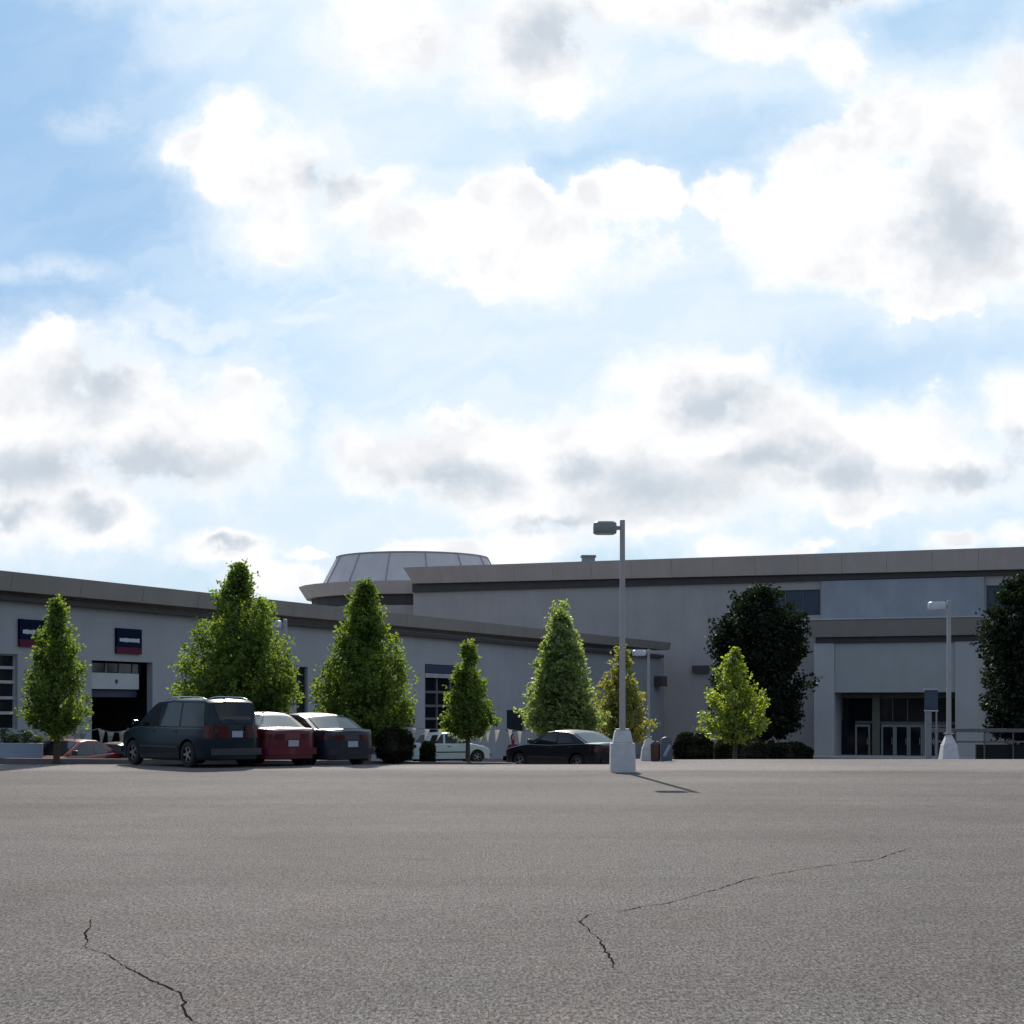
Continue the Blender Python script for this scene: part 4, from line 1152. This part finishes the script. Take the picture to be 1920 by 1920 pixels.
# ------------------------------------------------------------------ pennant strings
def pennants(pts, items, label, seed):
    """pts: rope support points (px, py, Y); items: px of each pennant"""
    W3 = [at(p, Y, None, y) for (p, y, Y) in pts]
    base = Vector((W3[0].x, W3[0].y, gz(W3[0].x, W3[0].y)))
    t = thing('pennant_string', label, 'pennant string', base, 0, 'pennant strings over the car display')
    rnd = random.Random(seed)
    path = []
    for a, b in zip(W3, W3[1:]):
        for k in range(10):
            f = k/10; p = a.lerp(b, f); p.z -= 0.10*4*f*(1-f); path.append(p-base)
    path.append(W3[-1]-base)
    mb = MB(); mb.tube(path, 0.014, 4); mb.build('rope', M['rope'], t)
    for w3 in (W3[0], W3[-1]):
        mb = MB(); mb.tube([(w3.x-base.x, w3.y-base.y, gz(w3.x, w3.y)-base.z-0.05), (w3.x-base.x, w3.y-base.y, w3.z-base.z+0.05)], 0.03, 6); mb.build('post', M['rope'], t)
    for pxx in items:
        best = min(range(len(path)-1), key=lambda i: abs(960+F*(path[i].x+base.x)/(path[i].y+base.y)-pxx))
        p = path[best]; d_ = (path[best+1]-path[best]).normalized()
        s_w = 0.26; s_h = rnd.uniform(0.50, 0.62); sw = rnd.uniform(-0.22, 0.05); fwd = rnd.uniform(-0.1, 0.1)
        N = 5; vs = []
        for j in range(N+1):
            q = j/N; hw = s_w*(1-q)*0.5+0.004
            cc_ = p + Vector((sw*q*q, fwd*q, -s_h*q)); bow = math.sin(q*3.0)*0.03
            vs += [cc_-d_*hw+Vector((0, bow, 0)), cc_+d_*hw+Vector((0, -bow, 0))]
        m2 = MB(); m2.add(vs, [(2*i, 2*i+1, 2*i+3, 2*i+2) for i in range(N)])
        o = m2.build('pennant', M['pennant'], t, smooth=True)
        sl = o.modifiers.new('cloth thickness', 'SOLIDIFY'); sl.thickness = 0.004
pennants([(690, 1364, 72), (775, 1364, 73), (860, 1362, 74), (950, 1366, 75), (1010, 1368, 76)],
         [704, 722, 740, 778, 805, 828, 850, 868, 884, 905, 912, 932, 954, 977], 'long string of white pennants across the middle behind the dome bush', 5)
pennants([(126, 1363, 52.3), (185, 1366, 53.0), (240, 1368, 53.8)], [142, 158, 188, 208, 227], 'short string of white pennants left of the minivan under the open bay', 6)

# ------------------------------------------------------------------ utility cabinet, sign, mailbox, bin, railing
p = at(689, 53, -0.75)
t = thing('utility_cabinet', 'narrow pale grey utility cabinet beside the blue black sedan', 'utility cabinet', p)
hh = zpy(1362, 53)+0.75
mb = MB(); mb.box(-0.13, 0.13, -0.12, 0.12, 0, hh); bevel(mb.build('housing', M['cabinet'], t), 0.015)
mb = MB(); mb.box(-0.10, 0.10, -0.135, -0.122, 0.5, hh-0.1); mb.build('door', M['cabinet'], t)
mb = MB(); mb.box(-0.15, 0.15, -0.14, 0.14, hh+0.001, hh+0.03); mb.build('cap', M['cabinet'], t)

Ys = 92
p = at(1746, Ys, -1.9); zs = lambda y_: zpy(y_, Ys)+1.9
t = thing('directory_sign', 'dark blue sign board on a grey pedestal right of the entrance doors', 'sign', p)
mb = MB(); mb.box(-0.36, 0.36, -0.1, 0.1, zs(1330), zs(1294)); bevel(mb.build('sign_board', M['blueglass'], t), 0.03)
mb = MB(); mb.box(-0.42, 0.36, -0.14, 0.14, zs(1294)+0.002, zs(1291)); mb.build('cap', M['mullion'], t)
mb = MB(); mb.box(-0.36, 0.36, -0.12, 0.12, zs(1334), zs(1331)); mb.build('ledge', M['mullion'], t)
mb = MB(); mb.box(-0.33, 0.0, -0.1, 0.1, 0, zs(1334)-0.003); mb.build('pedestal', M['cabinet'], t)
mb = MB(); mb.box(0.25, 0.33, -0.04, 0.04, 0, zs(1334)-0.003); mb.build('post', M['cabinet'], t)

Yb = 84
p = at(1249, Yb, -1.4); zs = lambda y_: zpy(y_, Yb)+1.4
t = thing('mailbox', 'blue mailbox with sunlit rounded top beside the short distant lamp post', 'mailbox', p)
mb = MB(); vs = []; prof = [(-0.28, 0.16), (0.28, 0.16)] + [(0.28*math.cos(a), zs(1390)+0.22*math.sin(a)) for a in np.linspace(0, math.pi, 10)]
n = len(prof)
mb.add([(x, -0.27, z_) for x, z_ in prof]+[(x, 0.27, z_) for x, z_ in prof], [tuple(range(n)), tuple(n+k for k in range(n))[::-1]]+[(k, n+k, n+(k+1)%n, (k+1)%n) for k in range(n)])
mb.build('body', M['blueplastic'], t, smooth=True)
for sx in (-1, 1):
    for sy in (-1, 1):
        mb = MB(); mb.box(sx*.24-.03, sx*.24+.03, sy*.22-.03, sy*.22+.03, 0, 0.17); mb.build('leg', M['blueplastic'], t)
mb = MB(); mb.add([(-.2, -.275, .45), (-.05, -.275, .42), (.24, -.275, .98), (.10, -.275, 1.02), (-.2, -.285, .45), (-.05, -.285, .42), (.24, -.285, .98), (.10, -.285, 1.02)], [(0,1,2,3),(7,6,5,4),(0,4,5,1),(1,5,6,2),(2,6,7,3),(3,7,4,0)])
mb.build('pale_stripe', M['paleband'], t)
p = at(1229, Yb, -1.38)
t = thing('litter_bin', 'brown litter bin standing between the short distant lamp post and the blue mailbox', 'bin', p)
mb = MB(); mb.lathe([(0.19, 0), (0.24, 0.25), (0.25, 0.95)], 18); mb.build('bin_body', M['brownbin'], t, smooth=True)
mb = MB(); mb.lathe([(0.27, 0.951), (0.27, 1.0), (0.17, 1.14), (0.02, 1.18)], 18); mb.build('lid', M['brownbin'], t, smooth=True)

Yl = 96
t = thing('railing', 'grey two rail railing running from the entrance to the right picture edge', 'railing', at(1850, Yl, -2.0))
x0 = (1737-1850)/F*Yl; x1 = (2010-1850)/F*Yl; zs = lambda y_: zpy(y_, Yl)+2.0
mb = MB(); mb.box(x0, x1, -0.06, 0.06, zs(1373), zs(1366)); mb.build('top_rail', M['rail'], t)
mb = MB(); mb.box(x0, x1, -0.04, 0.04, zs(1392.5), zs(1389)); mb.build('middle_rail', M['rail'], t)
for k in range(6):
    xx = x0+0.05+(x1-x0-0.1)*k/5
    mb = MB(); mb.box(xx-0.04, xx+0.04, 0.062, 0.13, 0, zs(1368)); mb.build('post', M['rail'], t)
mb = MB(); mb.box((1833-1850)/F*Yl, x1, 0.3, 0.5, 0, zs(1396)); mb.build('ramp_wall', M['under'], t)

# ------------------------------------------------------------------ person in dark red
def person(pxx, Y, label, H_=1.68, z=None, turn=0.4):
    p = at(pxx, Y)
    if z is not None: p.z = z
    t = thing('person', label, 'person', p, turn)
    k = H_/1.75
    J = {'pel': (0, 0, .95), 'ch': (0, .0, 1.25), 'nk': (0, .01, 1.47), 'hd': (0, -.02, 1.62), 'tp': (0, -.01, 1.73),
         'ls': (-.18, 0, 1.40), 'le': (-.24, .02, 1.12), 'lh': (-.20, -.10, .90), 'rs': (.18, 0, 1.40), 're': (.25, .03, 1.12), 'rh': (.24, -.06, .88),
         'lk': (-.10, -.02, .50), 'lf': (-.11, .02, .08), 'lt': (-.12, -.15, .04), 'rk': (.10, -.03, .50), 'rf': (.12, .02, .08), 'rt': (.14, -.15, .04), 'lhp': (-.09, 0, .90), 'rhp': (.09, 0, .90)}
    RD = {'pel': .15, 'ch': .155, 'nk': .058, 'hd': .085, 'tp': .06, 'ls': .07, 'le': .045, 'lh': .03, 'rs': .07, 're': .045, 'rh': .03, 'lk': .065, 'lf': .042, 'lt': .035, 'rk': .065, 'rf': .042, 'rt': .035, 'lhp': .1, 'rhp': .1}
    E = [('pel', 'ch'), ('ch', 'nk'), ('nk', 'hd'), ('hd', 'tp'), ('ch', 'ls'), ('ls', 'le'), ('le', 'lh'), ('ch', 'rs'), ('rs', 're'), ('re', 'rh'), ('pel', 'lhp'), ('lhp', 'lk'), ('lk', 'lf'), ('lf', 'lt'), ('pel', 'rhp'), ('rhp', 'rk'), ('rk', 'rf'), ('rf', 'rt')]
    keys = list(J)
    me = bpy.data.meshes.new('body'); me.from_pydata([tuple(c_*k for c_ in J[q]) for q in keys], [(keys.index(a), keys.index(b)) for a, b in E], [])
    o = bpy.data.objects.new('body', me); link(o, t); me.materials.append(M['redcloth'])
    sk = o.modifiers.new('skin', 'SKIN')
    for q, sv in zip(keys, me.skin_vertices[0].data): sv.radius = (RD[q]*k, RD[q]*k*0.8); sv.use_root = q == 'pel'
    sb = o.modifiers.new('sub', 'SUBSURF'); sb.levels = 1; sb.render_levels = 2
    mb = MB(); mb.lathe([(.02, 1.50), (.085, 1.54), (.10, 1.62), (.09, 1.70), (.02, 1.765)], 12, (0, .025, 0)); mb.build('hair', M['hair'], t, smooth=True)
    mb = MB(); mb.lathe([(.02, 1.50), (.06, 1.54), (.075, 1.62), (.06, 1.68), (.02, 1.70)], 12, (0, -.045, 0)); mb.build('face', M['skin'], t, smooth=True)
    return t
person(962, 66, 'person in dark red clothes standing just left of the black sedan nose', z=-1.3)
